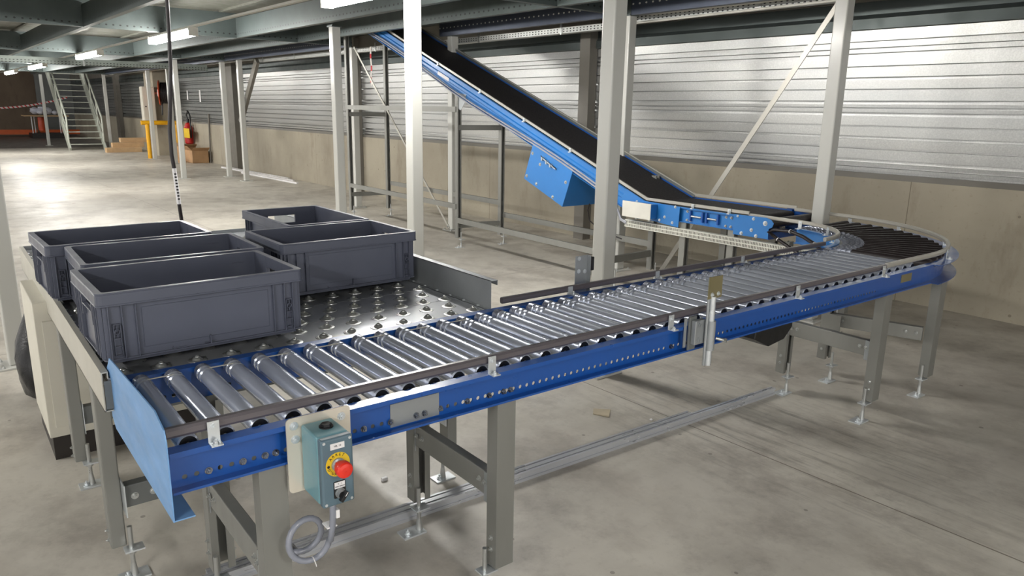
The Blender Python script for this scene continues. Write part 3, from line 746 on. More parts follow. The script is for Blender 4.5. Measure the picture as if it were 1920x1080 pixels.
# outer rail: continues the near side rail, flanges reaching outward
out = sw([(.035, 0), (.035, .003), (-.032, .003), (-.032, .097), (.035, .097), (.035, .1), (-.035, .1), (-.035, 0)], [(p, d) for p, d in arc(RO, ZB, -90, 0, 32)])
P2('outer_rail', out, 'blue')
P2('outer_rail', side_rail(3.2015, CX, 0, 1, []), 'blue')
P2('inner_rail', sw([(-.03, 0), (-.03, .003), (.0, .003), (.0, .097), (-.03, .097), (-.03, .1), (.003, .1), (.003, 0)], arc(RI, ZB, -90, 0, 28)), 'bluebelt')
P2('inner_rail', side_rail(3.2015, CX, W, -1, []), 'blue')
P2('chain_guard_ring', sw([(.036, 0), (.038, 0), (.038, .02), (.036, .02)], arc(RO, ZB-.022, -50, -5, 16)), 'plate')
P2('splice_plate', MB().box(3.42, 3.53, .0275, .0295, .690, .735), 'goldplate')
gp = [(-.006, -.012), (.006, -.012), (.010, -.006), (.010, .006), (.006, .012), (-.006, .012), (-.010, .006), (-.010, -.006)]
P2('guide_rail', sw(gp, arc(RO-.022, .802, -90, 0, 36, ext0=.47, ext1=.37)), 'raillight', 'outer curved guide rail')
P2('guide_rail', sw(gp, arc(RI-.01, .802, -90, 0, 30, ext0=.02, ext1=.37)), 'raillight', 'inner curved guide rail')
for a in (-78, -52, -24, -3):
    q = R(a); d = Vector((math.cos(q), math.sin(q), 0)); p = Vector((CX, CY, 0))+d*(RO-.008)
    m = Matrix.Translation(p) @ Matrix.Rotation(q+math.pi/2, 4, 'Z')
    P2('rail_bracket', clip(0, 0, ZT).tr(m), 'zinc')
for a in (-70, -35, -4):
    q = R(a); d = Vector((math.cos(q), math.sin(q), 0)); p = Vector((CX, CY, 0))+d*(RI-.022)
    m = Matrix.Translation(p) @ Matrix.Rotation(q-math.pi/2, 4, 'Z')
    P2('rail_bracket', clip(0, 0, ZT).tr(m), 'zinc')
# tapered rollers: silver grooved sprocket inside, black sleeve outside
r0 = RI+.02; L = RO-RI-.055
rm = mesh('tapered_roller', MB().lathe([(.118, .0190), (L, .0265), (L+.002, .018)], (0, 0, 0), (1, 0, 0), 22), MT['rubber'])
sp = []
for k in range(4): sp += [(.012+k*.028, .0165), (.016+k*.028, .0165), (.018+k*.028, .0215), (.030+k*.028, .0215), (.032+k*.028, .0165)]
spm = mesh('drive_sprocket', MB().lathe([(0, .012)]+sp+[(.120, .017)], (0, 0, 0), (1, 0, 0), 18), MT['rollercap']); spm.parent = rm; spm['label'] = 'silver grooved drive sprocket'
axm = mesh('axle', MB().cyl((-.02, 0, 0), (L+.03, 0, 0), .0055, 8), MT['bolt']); axm.parent = rm
NR = 18
for i in range(NR):
    o = rm if i == 0 else dup(rm, cv)
    o.parent = cv
    q = R(-90+(i+.5)*90/NR); d = Vector((math.cos(q), math.sin(q), 0))
    p = Vector((CX, CY, ZR-.001))+d*r0 - BASE[cv]
    o.location = p; o.rotation_euler = (0, 0, q)
lg = P2('leg', leg_mb(3.895, .035, .10, ZB, .068, .05, 'y+'), 'galv_leg')
foot(lg, 3.84, .033, .17)
l2 = leg(cv, 3.71, .535, ZB, 'y-', 3.64, .445, wy=.05)
cb = part('crossbar', MB().bar((3.70, .51, .345), (3.84, .06, .345), Vector((.036, .01, 0)), Vector((0, 0, .075))), MT['galv_leg'], cv, None, .003)
for p in ((3.682, .495), (3.70, .44), (3.80, .13), (3.815, .08)): part('bolt', MB().bolt((p[0]-.006, p[1], .35), (-1, -.2, 0), .0065, .007), MT['bolt'], cb)
part('end_bracket', MB().box(3.655, 3.658, .43, .50, .27, .385).box(3.658, 3.69, .43, .433, .27, .29), MT['galv_leg'], cb)
leg(cv, 4.22, 1.15, ZB, 'y+', 4.19, 1.18, wx=.05, wy=.04)
leg(cv, 4.78, 1.0, ZB, 'y+', 4.75, 1.03, wx=.05, wy=.04)
# black cable loop inside the curve
t = thing('cable_loop', 'black corrugated cable looped inside the blue curve', 'cable', (4.05, 1.15, .66))
lp = []
for u_, v_, xx in ((4.10, 1.00, .60), (4.13, 1.10, .63), (4.14, 1.20, .67), (4.13, 1.27, .715), (4.12, 1.22, .735), (4.12, 1.10, .74), (4.08, .98, .725), (4.02, .86, .70), (3.93, .76, .685)): lp.append((u_, v_, xx))
part('cable', MB().tube([Vector(p)+Vector((.02, 0, 0)) for p in lp], .012, 8), MT['cable'], t)
for k in (2, 5, 7): part('cable_tie', MB().lathe([(-.003, .014), (.003, .014)], Vector(lp[k])+Vector((.02, 0, 0)), Vector(lp[min(k+1, 8)])-Vector(lp[k-1]), 10), MT['white'], t)

# =================================================================== THE BELT CONVEYOR
bc = thing('belt_conveyor', 'blue belt conveyor climbing through the mezzanine with a black belt', 'conveyor', (4.5, 3, 0))
def P3(name, mb, mat, label=None, bevel=0.): return part(name, mb, MT[mat], bc, label, bevel)
SL = math.atan(.3707); dY, dZ = math.cos(SL), math.sin(SL); nv = Vector((0, -dZ, dY)); dv = Vector((0, dY, dZ))
XB, XF = 4.185, 4.79
YB, YT, ZS = 2.42, 7.05, .795         # bend, top, belt-frame top height at the bend
def topz(y): return ZS + max(0, y-YB)*.3707
def plate_yz(x0, x1, pts): return MB().prism(pts, x0, x1, 'x')
ZE = topz(YT)
def frame(xw, s):
    """incline side frame, web at xw, lips pointing s"""
    mb = MB(); dep = .155
    p0 = Vector((xw, YB, ZS)); p1 = Vector((xw, YT+.1, topz(YT+.1)))
    prof = [(0, 0), (.024*s, 0), (.024*s, -.012), (.021*s, -.012), (.021*s, -.003), (.003*s, -.003), (.003*s, -.05), (.012*s, -.06), (.012*s, -.085), (.003*s, -.095), (.003*s, -dep+.003), (.024*s, -dep+.003), (.024*s, -dep), (0, -dep)]
    X = Vector((1, 0, 0)); mb.sweep(prof, [(p0+nv*0, X, nv), (p1, X, nv)])
    q0 = Vector((xw, 1.50, ZS)); q1 = Vector((xw, YB+.03, ZS))
    pr2 = [(0, 0), (.024*s, 0), (.024*s, -.01), (.021*s, -.01), (.021*s, -.003), (.003*s, -.003), (.003*s, -.112), (.024*s, -.112), (.024*s, -.115), (0, -.115)]
    mb.sweep(pr2, [(q0, X, UP), (q1, X, UP)])
    return mb
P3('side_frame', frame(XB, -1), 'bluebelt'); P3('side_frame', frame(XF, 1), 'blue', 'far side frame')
# belt: one closed thick band
bz = .787
path = [(1.50, bz), (YB+.02, bz), (YT+.1, bz+(YT+.1-YB-.02)*.3707), (YT+.14, bz+(YT+.1-YB-.02)*.3707-.05), (YB+.05, bz-.062), (1.50, bz-.062)]
bl = MB(); pts2 = []
for k in range(9):
    q = math.pi/2+math.pi*k/8; pts2.append((1.50+.031*math.cos(q), bz-.031+.031*math.sin(q)))
loop = pts2[::-1][:0] + [(a, b) for a, b in pts2] ; poly = [(YB+.02, bz), ] + pts2 + [(YB+.05, bz-.062), (YT+.14, path[3][1]), (YT+.1, path[2][1])]
P3('belt', bl.prism(poly, XB+.012, XF-.012, 'x'), 'belt')
def grail(x, z_off=.022, y0=1.46, off=.0):
    X = Vector((1, 0, 0)); hb = Vector((0, -math.sin(SL/2), math.cos(SL/2)))
    pr = [(-.007, -.011), (.007, -.011), (.007, .011), (-.007, .011)]
    return MB().sweep(pr, [(Vector((x, y0, ZS+z_off)), X, UP), (Vector((x, YB-.0, ZS+z_off)), X, hb), (Vector((x, YT+.12, ZS+z_off+(YT+.12-YB)*.3707)), X, nv)])
P3('guide_rail', grail(XB+.004), 'raillight'); P3('guide_rail', grail(XF-.002, .022, 1.46), 'raillight', 'far guide rail')
P3('far_side_strip', MB().sweep([(-.004, -.001), (.004, -.001), (.004, .05), (-.004, .05)], [(Vector((XF-.008, YB, ZS)), Vector((1, 0, 0)), nv*.45), (Vector((XF-.008, YT, topz(YT))), Vector((1, 0, 0)), nv*.45)]), 'galv_dark')
for y in (1.62, 1.95, 2.75, 3.35, 4.02, 4.75, 5.55):
    z = topz(y)
    P3('rail_bracket', MB().box(XB-.026, XB-.004, y-.012, y+.012, z-.005, z+.001).box(XB-.012, XB-.006, y-.012, y+.012, z-.005, z+.032).bolt((XB-.012, y, z+.02), (-1, 0, 0), .006, .006).bolt((XB-.02, y, z+.001), (0, 0, 1), .006, .006), 'zinc')
# bend cover plates, tension section, nose plate
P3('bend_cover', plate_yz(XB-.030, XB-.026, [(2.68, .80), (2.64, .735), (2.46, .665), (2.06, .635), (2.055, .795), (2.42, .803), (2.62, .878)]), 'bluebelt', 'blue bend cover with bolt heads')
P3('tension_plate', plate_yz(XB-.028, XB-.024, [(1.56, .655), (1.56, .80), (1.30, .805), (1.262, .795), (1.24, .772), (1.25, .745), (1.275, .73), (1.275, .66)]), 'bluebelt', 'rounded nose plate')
P3('nose_plate', plate_yz(XF+.024, XF+.028, [(1.56, .655), (1.56, .80), (1.30, .805), (1.262, .795), (1.24, .772), (1.25, .745), (1.275, .73), (1.275, .66)]), 'blue')
P3('tail_drum', MB().cyl((XB-.02, 1.33, .755), (XF+.02, 1.33, .755), .034, 24), 'rubber')
P3('under_tray', MB().box(XB-.02, XF, 1.28, 1.56, .655, .66).box(XB-.02, XF, 1.275, 1.28, .655, .70), 'blue')
for y, z, r_ in ((1.40, .785, .008), (1.305, .765, .012), (1.41, .705, .009), (1.49, .672, .009), (1.37, .668, .009), (1.53, .79, .006)):
    P3('bolt', MB().bolt((XB-.028, y, z), (-1, 0, 0), r_, .009), 'zinc')
for y, z in ((2.10, .79), (2.12, .665), (2.25, .67), (2.34, .672), (2.46, .69), (2.56, .71), (2.6, .74), (2.5, .79), (2.2, .70)):
    P3('bolt', MB().bolt((XB-.030, y, z), (-1, 0, 0), .008, .007), 'zinc')
for y in (1.60, 1.645, 1.97, 2.0): 
    for z in (.765, .70): P3('bolt', MB().bolt((XB-.003, y, z), (-1, 0, 0), .007, .009), 'bolt')
for y0_, y1_ in ((1.72, 1.80), (1.86, 1.95)):
    P3('tension_screw', MB().cyl((XB-.016, y0_, .735), (XB-.016, y1_, .735), .007, 10), 'bolt')
    P3('tension_block', MB().box(XB-.024, XB-.003, y0_-.018, y0_-.006, .70, .775), 'blue')
    P3('tension_block', MB().box(XB-.024, XB-.003, y1_+.004, y1_+.016, .70, .775), 'blue')
# small pale junction box on the bend cover
jb = P3('junction_box', MB().box(XB-.11, XB-.03, 2.28, 2.575, .675, .79), 'bluebelt', None, .004)
part('cover', MB().box(XB-.113, XB-.108, 2.276, 2.58, .670, .797), MT['tubewhite'], jb, 'cream cover', .001)
for y in (2.32, 2.46): part('gland', MB().cyl((XB-.07, y, .675), (XB-.07, y, .655), .012, 10), MT['bolt'], jb)
# motor box hung at right angles to the slope
def sp_(a, b):
    """a along the slope from y=3.839,z=1.197, b down the normal"""
    p = Vector((0, 3.845, 1.205)) - dv*a - nv*b; return (p.y, p.z)
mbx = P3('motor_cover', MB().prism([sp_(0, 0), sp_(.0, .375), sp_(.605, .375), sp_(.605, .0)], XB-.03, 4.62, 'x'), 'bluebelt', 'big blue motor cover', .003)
for a, b_ in ((.03, .10), (.03, .33), (.19, .34), (.45, .35), (.17, .15), (.56, .15)):
    p = sp_(a, b_); part('bolt', MB().bolt((XB-.03, p[0], p[1]), (-1, 0, 0), .011, .008), MT['bolt'], mbx)
for a, b_ in ((.2, .08), (.27, .085), (.33, .09)):
    p = sp_(a, b_); part('adjuster', MB().box(XB-.06, XB-.03, p[0]-.008, p[0]+.008, p[1]-.016, p[1]+.016), MT['bolt'], mbx)
p, q = sp_(.15, .075), sp_(.40, .095)
part('adjuster_slot', MB().bar((XB-.0305, p[0], p[1]), (XB-.0305, q[0], q[1]), Vector((.002, 0, 0)), Vector((0, .006, .018))), MT['plastic_dark'], mbx)
part('adjuster_screw', MB().cyl((XB-.045, p[0]-.03, p[1]-.01), (XB-.045, q[0], q[1]), .006, 8), MT['zinc'], mbx)
# conduits along the slope
for k, (o1, o2) in enumerate(((-.115, -.03), (-.14, -.035))):
    pts = []
    for y in (7.1, 6.6, 6.2, 5.7, 5.2, 4.8, 4.4, 4.0, 3.7, 3.4, 3.1, 2.9):
        base_ = Vector((XB-.034, y, topz(y))) + nv*(o1+.02*math.sin(y*2.1+.6)); pts.append(base_)
    pts += [(XB-.04, 2.78, .78), (XB-.04, 2.70, .70), (XB-.04, 2.66, .62+.01*k), (XB-.035, 2.60, .598+.012*k)]
    P3('conduit', MB().tube(pts, .0085, 8), 'conduit')
P3('maker_plate', MB().sweep([(-.0005, -.018), (.0005, -.018), (.0005, .018), (-.0005, .018)], [(Vector((XB-.013, 5.30, topz(5.3)))-nv*.07, Vector((1, 0, 0)), nv), (Vector((XB-.013, 5.52, topz(5.52)))-nv*.07, Vector((1, 0, 0)), nv)]), 'white', 'small white plate')
P3('wireway', MB().box(XB-.035, XB-.03, .95, 2.62, .572, .632).box(XB-.0299, XB+.01, .95, 2.62, .572, .575).box(XB-.0299, XB+.01, .95, 2.62, .629, .632), 'wireway', 'slotted pale cable wireway')
# stands under the belt
def bleg(x, y, z1, fx=-.03, lab=None):
    l = part('leg', leg_mb(x, y, .10, z1, .05, .055, 'y-'), MT['galv_leg'], bc, lab); foot(l, x, y-.06, .17, -.02); return l
for y, z1 in ((7.83, 2.55), (5.17, 1.66)):
    bleg(4.19, y, z1 if y < 7 else 2.6); bleg(4.72, y-.08, z1+.0 if y < 7 else 2.6)
def hb(p, q, hv=.055, th=.025, lab=None):
    p = Vector(p); q = Vector(q); d = (q-p).normalized(); n = d.cross(UP)
    c = P3('crossbar', MB().bar(p, q, n*th, UP*hv), 'galv_leg', lab)
    for e, s in ((p, 1), (q, -1)):
        for k in (.03, .07): part('bolt', MB().bolt(e+d*s*k-n*(th/2)*(1 if abs(d.y) > .5 else 1), -n if (-n).x < .5 else n, .0065, .006), MT['bolt'], c)
hb((4.19, 7.83, 1.40), (4.72, 7.75, 1.40)); hb((4.19, 7.83, .32), (4.72, 7.75, .32))
hb((4.19, 5.17, 1.30), (4.72, 5.09, 1.30)); hb((4.19, 5.17, .235), (4.72, 5.09, .235))
hb((4.165, 7.83, 1.49), (4.165, 5.17, 1.49)); hb((4.165, 7.83, .45), (4.165, 5.17, .45)); hb((4.165, 5.17, .30), (4.165, 2.80, .30))
hb((4.745, 7.75, .46), (4.745, 5.09, .46)); hb((4.745, 5.09, .33), (4.745, 2.85, .33))
bleg(4.19, 2.80, .95); bleg(4.74, 2.83, .95); hb((4.19, 2.80, .25), (4.74, 2.83, .25), .06)
bleg(4.20, 2.03, .68); bleg(4.74, 2.05, .68); hb((4.20, 2.03, .25), (4.74, 2.05, .25), .06)
bleg(4.20, 1.59, .68); bleg(4.74, 1.60, .68); hb((4.20, 1.59, .25), (4.74, 1.60, .25), .06)
P3('hanger_plate', MB().prism([(5.14, 1.66), (5.0, 1.64), (5.02, 1.56), (5.1, 1.48), (5.15, 1.50)], XB-.01, XB-.006, 'x'), 'galv')
t = thing('motor_cable', 'thin black cable hanging from the blue motor cover', 'cable', (4.4, 3.35, .7))
part('cable', MB().tube([(4.45, 3.36, .66), (4.45, 3.38, .60), (4.46, 3.36, .50), (4.48, 3.22, .42), (4.5, 2.98, .38)], .006, 6), MT['cable'], t)

# =================================================================== BALL TRANSFER TABLE
bt_ = thing('ball_transfer_table', 'metal ball transfer table carrying the grey crates', 'table', (.6, 1.7, 0))
def P4(name, mb, mat, label=None, bevel=0.): return part(name, mb, MT[mat], bt_, label, bevel)
ZD = .752; ys = [.60, .808, 1.015, 1.222, 1.43, 1.637, 1.845, 2.052, 2.26, 2.467, 2.675, 2.882]
for i in range(11):
    P4('deck_plate', MB().box(-.018, 1.285, ys[i]+.0012, ys[i+1]-.0012, ZD-.02, ZD).box(-.018, 1.285, ys[i+1]-.0015, ys[i+1]+.0015, ZD-.015, ZD-.004), 'plate', None, .0008)
P4('side_beam', MB().box(-.034, -.031, .60, 2.89, .655, .772).box(-.031, -.0195, .60, 2.89, .769, .772).box(-.034, .0, .60, 2.89, .655, .658), 'galv_lamplit', 'bare metal edge beam, paled as if lamplit')
P4('side_rim', MB().box(-.0195, -.0165, .60, 2.885, ZD, .772), 'galv_lamplit')
P4('side_wall', MB().box(1.303, 1.305, .60, 2.88, .66, .862).box(1.303, 1.335, .60, 2.88, .860, .862).box(1.3335, 1.335, .60, 2.88, .842, .862).box(1.28, 1.303, .60, 2.88, .750, .752), 'galv', 'upright galvanised side wall')
P4('back_beam', MB().box(-.03, 1.30, 2.885, 2.89, .655, .772), 'galv')
P4('front_beam', MB().box(-.03, 1.30, .592, .595, .665, .748), 'galv_dark')
bu = MB().lathe([(0, .0275), (.002, .027), (.0025, .0225), (.0035, .0205), (.0035, .0165), (.009, .0125), (.0115, .009)], (0, 0, 0), (0, 0, 1), 20, caps=False)
bu.lathe([(.009, .0085), (.013, .0075), (.016, .0048), (.0175, .001)], (0, 0, 0), (0, 0, 1), 14, caps=False)
spots = []
for j in range(22):
    y = .62+.1*j
    for k in range(13):
        x = .030 + (.05 if j % 2 else 0) - (.0 if j % 2 else .005) + .1008*k
        if x < 1.26: spots.append((x, y))
def under_crate(x, y):
    return (.03 < x < .56 and .68 < y < 1.0) or (.05 < x < .57 and 1.13 < y < 1.46) or (.0 < x < .53 and 1.56 < y < 1.88) or (.72 < x < 1.25 and 1.14 < y < 1.48) or (.96 < x < 1.2 and 1.52 < y < 2.0)
vis = sorted([s for s in spots if not under_crate(*s)], key=lambda s: (s[0]+.32)**2+(s[1]+1.62)**2)
b0 = mesh('ball_unit', bu, MT['bolt']); b0.parent = bt_
for i, (x, y) in enumerate(vis[:100]):
    o = b0 if i == 0 else dup(b0, bt_)
    o.location = Vector((x, y, ZD)) - BASE[bt_]
rest = MB()
for x, y in vis[100:] + [s for s in spots if under_crate(*s)]:
    rest.lathe([(0, .027), (.004, .021), (.011, .0105), (.0175, .001)], (x, y, ZD), (0, 0, 1), 12, caps=False)
o = P4('ball_units', rest, 'bolt'); o['kind'] = 'stuff'
scr = MB()
for x in (-.008, 1.293):
    for j in range(22):
        scr.lathe([(0, .007), (.002, .006), (.004, .002)], (x, .67+.1*j, ZD), (0, 0, 1), 8)
o = P4('rivets', scr, 'zinc'); o['kind'] = 'stuff'
def tleg(x, y, fx, fy, mat='galv_leg', z1=.74, wx=.045, wy=.065):
    l = P4('leg', MB().box(x-wx/2, x+wx/2, y-wy/2, y+wy/2, .10, z1), mat, None, .004); foot(l, fx, fy, .18, -.0); 
    for z in (.12, .155): part('bolt', MB().bolt((x-wx/2, y, z), (-1, 0, 0), .006, .006), MT['bolt'], l)
    return l
tleg(-.01, .86, .02, .80); tleg(-.01, 1.60, .012, 1.545)
tleg(-.01, 2.45, .02, 2.40)
tleg(1.235, .80, 1.185, .765); tleg(1.235, 2.4, 1.19, 2.4)
c = P4('crossbar', MB().box(.015, 1.21, .79, .83, .25, .325), 'galv_dark', None, .003)
for x in (.045, .10, 1.14, 1.185): part('bolt', MB().bolt((x, .79, .285), (0, -1, 0), .008, .007), MT['bolt'], c)
part('end_plate', MB().box(.013, .016, .77, .845, .225, .335).box(1.205, 1.208, .77, .845, .225, .335), MT['zinc'], c)
c = P4('crossbar', MB().box(.015, 1.21, 1.575, 1.61, .25, .325), 'galv_dark', None, .003)
part('end_plate', MB().box(.013, .016, 1.56, 1.63, .215, .345), MT['zinc'], c)
P4('crossbar', MB().box(-.03, .0, .86, 2.45, .665, .735), 'galv_dark')

# cream cabinet standing under the table
t = thing('floor_cabinet', 'cream steel cabinet on a black plinth under the ball table', 'cabinet', (.3, 2.1, 0))
part('body', MB().box(-.085, .62, 1.865, 2.36, .105, .70), MT['cabinet'], t, None, .004)
part('plinth', MB().box(-.075, .61, 1.875, 2.35, 0, .105), MT['plinth'], t, 'black plinth')
part('door', MB().box(-.06, .60, 1.858, 1.865, .15, .62), MT['cabinet'], t, None, .002)
# black bag hanging behind it
bg = MB(); prof = []
for k in range(9):
    z = .02+.58*k/8; rr = (.05+.05*math.sin(k*.55+.4))*(1 if k < 7 else .75 if k == 7 else .3)
    ring = []
    for a in range(16):
        q = 2*math.pi*a/16; s_ = rr*(1+.14*math.sin(3*q+k))
        ring.append((-.035+s_*math.cos(q), 2.75+1.5*s_*math.sin(q), z))
    prof.append(ring)
bg.add([p for r_ in prof for p in r_], [(k*16+a, k*16+(a+1) % 16, (k+1)*16+(a+1) % 16, (k+1)*16+a) for k in range(8) for a in range(16)] + [tuple(range(16))[::-1], tuple(range(128, 144))], True)
solo('waste_bag', bg, MT['bag'], 'black plastic bag standing behind the cream cabinet by the left column', 'bag', (-.035, 2.75, 0))

# =================================================================== CRATES
def crate_parts(Lx=.6, Ly=.4, H=.206):
    hx_, hy = Lx/2, Ly/2; ins = .016; t_ = .0035; hr = .038
    rim = MB()
    # rim band: outer skirt + flat top, rounded
    def ring(mb, ox, oy, ix, iy, z0, z1):
        mb.box(-ox, ox, -oy, -iy, z0, z1).box(-ox, ox, iy, oy, z0, z1).box(-ox, -ix, -iy, iy, z0, z1).box(ix, ox, -iy, iy, z0, z1)
    def rrect(x, y, r, n=5):
        p = []
        for cx, cy, a0 in ((x-r, -(y-r), -90), (x-r, y-r, 0), (-(x-r), y-r, 90), (-(x-r), -(y-r), 180)):
            for k in range(n+1):
                q = R(a0+90*k/n); p.append((cx+r*math.cos(q), cy+r*math.sin(q)))
        return p
    def band(mb, A, B, z0, z1):
        """vertical-walled ring between outline A (outer) and B (inner)"""
        n = len(A); vs = [(p[0], p[1], z0) for p in A]+[(p[0], p[1], z1) for p in A]+[(p[0], p[1], z0) for p in B]+[(p[0], p[1], z1) for p in B]
        fs = []
        for i in range(n):
            j = (i+1) % n
            fs += [(i, j, n+j, n+i), (2*n+j, 2*n+i, 3*n+i, 3*n+j), (n+i, n+j, 3*n+j, 3*n+i), (j, i, 2*n+i, 2*n+j)]
        mb.add(vs, fs)
    RO_, RI_ = rrect(hx_, hy, .016), rrect(hx_-.004, hy-.004, .014)
    RT = rrect(hx_-.020, hy-.018, .012)
    band(rim, RO_, RI_, H-hr, H-.0045)
    band(rim, RO_, RT, H-.0045, H)                                   # flat rim top
    band(rim, rrect(hx_+.0015, hy+.0015, .016), RI_, H-hr-.001, H-hr+.004)
    body = MB()
    bx_, by_ = hx_-ins, hy-ins
    # long walls
    for s in (-1, 1):
        a, b = s*by_, s*(by_-t_)
        body.box(-bx_, bx_, min(a, b), max(a, b), .004, H-.001)
    # short walls with a grip hole
    for s in (-1, 1):
        a, b = s*bx_, s*(bx_-t_); lo, hi = min(a, b), max(a, b)
        bq = by_-t_
        body.box(lo, hi, -bq, bq, .004, .128).box(lo, hi, -bq, -.072, .128, H-.001).box(lo, hi, .072, bq, .128, H-.001).box(lo, hi, -.072, .072, .168, H-.001)
        # grip frame
        o = s*(bx_+.010); q0, q1 = min(a, o), max(a, o)
        body.box(q0, q1, -.078, -.072, .09, .168).box(q0, q1, .072, .078, .09, .168).box(q0, q1, -.078, .078, .124, .128)
    body.box(-bx_+.001, bx_-.001, -by_+.001, by_-.001, .0035, .007)
    ring(body, bx_-.008, by_-.008, bx_-.02, by_-.02, -.006, .004)     # stacking foot
    band(body, rrect(bx_+.008, by_+.008, .012), rrect(bx_-.002, by_-.002, .01), .006, .010)
    # upright ribs beside the corners and a shallow frame on the long sides
    for s in (-1, 1):
        y0 = s*by_
        def rb(x, w_=.003, d=.011, z0=.008, z1=H-hr): body.box(x-w_/2, x+w_/2, min(y0, y0+s*d), max(y0, y0+s*d), z0, z1)
        for x in (-bx_+.012, -bx_+.047, -bx_+.083, bx_-.047, bx_-.020, bx_-.083): rb(x)
        yy = (min(y0, y0+s*.0012), max(y0, y0+s*.0012))
        for z in (.030, .150): body.box(-.185, .185, yy[0], yy[1], z, z+.0015)
        for x in (-.185, .185): body.box(x, x+.0015, yy[0], yy[1], .030, .1515)
        body.box(-.002, .002, min(y0, y0+s*.009), max(y0, y0+s*.009), .01, .035).box(-.018, .018, min(y0, y0+s*.005), max(y0, y0+s*.005), .012, .0145)
        body.box(-.11, -.07, min(y0, y0+s*.004), max(y0, y0+s*.004), .010, .013).box(-.11, -.108, min(y0, y0+s*.004), max(y0, y0+s*.004), .010, .018)
        x0 = s*bx_
        for y in (-by_+.010, -by_+.038, -by_+.068, -.10, .10, by_-.068, by_-.038, by_-.010):
            body.box(min(x0, x0+s*.011), max(x0, x0+s*.011), y-.0015, y+.0015, .008, H-hr)
        # tapering fins at the corners
        for q in (-1, 1):
            body.prism([(q*(by_-.028), H-hr), (q*(by_-.018), .02), (q*(by_-.020), .02), (q*(by_-.031), H-hr)], min(x0, x0+s*.013), max(x0, x0+s*.013), 'x')
    # clip ladders with a ring at the lower right of each long side
    clips = []
    for s in (-1, 1):
        for xc in (-bx_+.030, bx_-.034):
            clip_ = MB(); clips.append(clip_); y0 = s*(by_); d0, d1 = min(y0, y0+s*.012), max(y0, y0+s*.012)
            for x in (xc-.0095, xc+.0085): clip_.box(x, x+.0015, d0, d1, .02, .112)
            for z in (.02, .046, .070, .111): clip_.box(xc-.0095, xc+.010, d0, d1, z, z+.0018)
            n = 14; cz = .091
            A = [(xc+.0078*math.cos(2*math.pi*k/n), cz+.0078*math.sin(2*math.pi*k/n)) for k in range(n)]; B = [(xc+.0060*math.cos(2*math.pi*k/n), cz+.0060*math.sin(2*math.pi*k/n)) for k in range(n)]
            for k in range(n):
                j = (k+1) % n; clip_.prism([A[k], A[j], B[j], B[k]], d0, d1, 'y')
            for dz in (.0125, -.0125): clip_.box(xc-.0008, xc+.0008, d0, d1, min(cz+dz, cz+dz*.62)-.004, max(cz+dz, cz+dz*.62)+.004)
    # inside moulding marks
    mark = [MB(), MB()]
    for k, x in enumerate((-.23, .22)): mark[k].box(x-.02, x+.02, by_-t_-.0012, by_-t_, H-.036, H-.033)
    return rim, body, clips, mark
def make_crate(H=.206, Lx=.6, Ly=.4):
    t = thing('plastic_crate', 'crate', 'crate', (0, 0, 0))
    rim, body, cl, mk = crate_parts(Lx, Ly, H)
    part('body', body, MT['crate'], t, None, .0012, 1); part('rim', rim, MT['crate'], t, None, .0009, 1)
    
    for q in cl: part('clip_ladder', q, MT['crate'], t)
    for q in mk: part('moulding_mark', q, MT['crate_in'], t)
    return t
g = 'grey plastic crates on the ball table'
ck = make_crate()
CZ = .7815
def put(o, x, y, r, label, z=CZ):
    """x,y = the corner nearest the viewer on the left"""
    o.location = Vector((x, y, z)) + Matrix.Rotation(r, 3, 'Z') @ Vector((.3, .2, 0)); o.rotation_euler = (0, 0, r)
    o['label'] = label; o['group'] = g
put(ck, -.0225, .628, .0213, 'nearest grey plastic crate, its whole long side in view above the blue rail')
put(dup(ck), .0075, 1.078, -.008, 'middle grey crate, mostly hidden behind the nearest one')
put(dup(ck), -.0467, 1.503, .0408, 'back left grey crate whose left end overhangs the table corner by the cable')
put(dup(ck), .6726, 1.086, .0172, 'right-hand grey crate with its long side clear, in front of the bare metal side wall')
c5 = dup(ck)
put(c5, 0, 0, 0, 'furthest grey crate, only its rim and a see-through grip hole showing')
c5.rotation_euler = (0, 0, R(91.0)); c5.location = (1.065, 1.82, CZ)

# =================================================================== EMERGENCY STOP BOX
es = thing('emergency_stop_box', 'grey-blue control box with a red mushroom button and rotary switch on the near rail', 'control box', (.33, 0, .68))
def P5(name, mb, mat, label=None, bevel=0., root=None, seg=2): return part(name, mb, MT[mat], root or es, label, bevel, seg)
def rr(x0, x1, z0, z1, r, n=6):
    p = []
    for cx, cz, a in ((x1-r, z0+r, -90), (x1-r, z1-r, 0), (x0+r, z1-r, 90), (x0+r, z0+r, 180)):
        for k in range(n+1): q = R(a+90*k/n); p.append((cx+r*math.cos(q), cz+r*math.sin(q)))
    return p
pl = P5('mounting_plate', MB().prism(rr(.256, .421, .583, .777, .012), -.012, -.009, 'y'), 'cream', 'cream glossy mounting plate')
for x, z in ((.275, .757), (.277, .722), (.397, .752)): P5('bolt', MB().bolt((x, -.012, z), (0, -1, 0), .0075, .006), 'zinc', root=pl)
ex0, ex1, ez0, ez1 = .291, .371, .585, .757
enc = P5('enclosure', MB().box(ex0, ex1, -.108, -.013, ez0, ez1), 'teal', None, .006, seg=3)
P5('cover', MB().box(ex0, ex1, -.130, -.109, ez0, ez1), 'tealf', None, .005, seg=3)
for x, z in ((ex0+.008, ez0+.008), (ex1-.008, ez0+.008), (ex0+.008, ez1-.008), (ex1-.008, ez1-.008)): P5('cover_screw', MB().lathe([(0, .0038), (.001, .0034)], (x, -.1302, z), (0, -1, 0), 12).box(x-.003, x+.003, -.1315, -.1311, z-.0004, z+.0004), 'zinc')
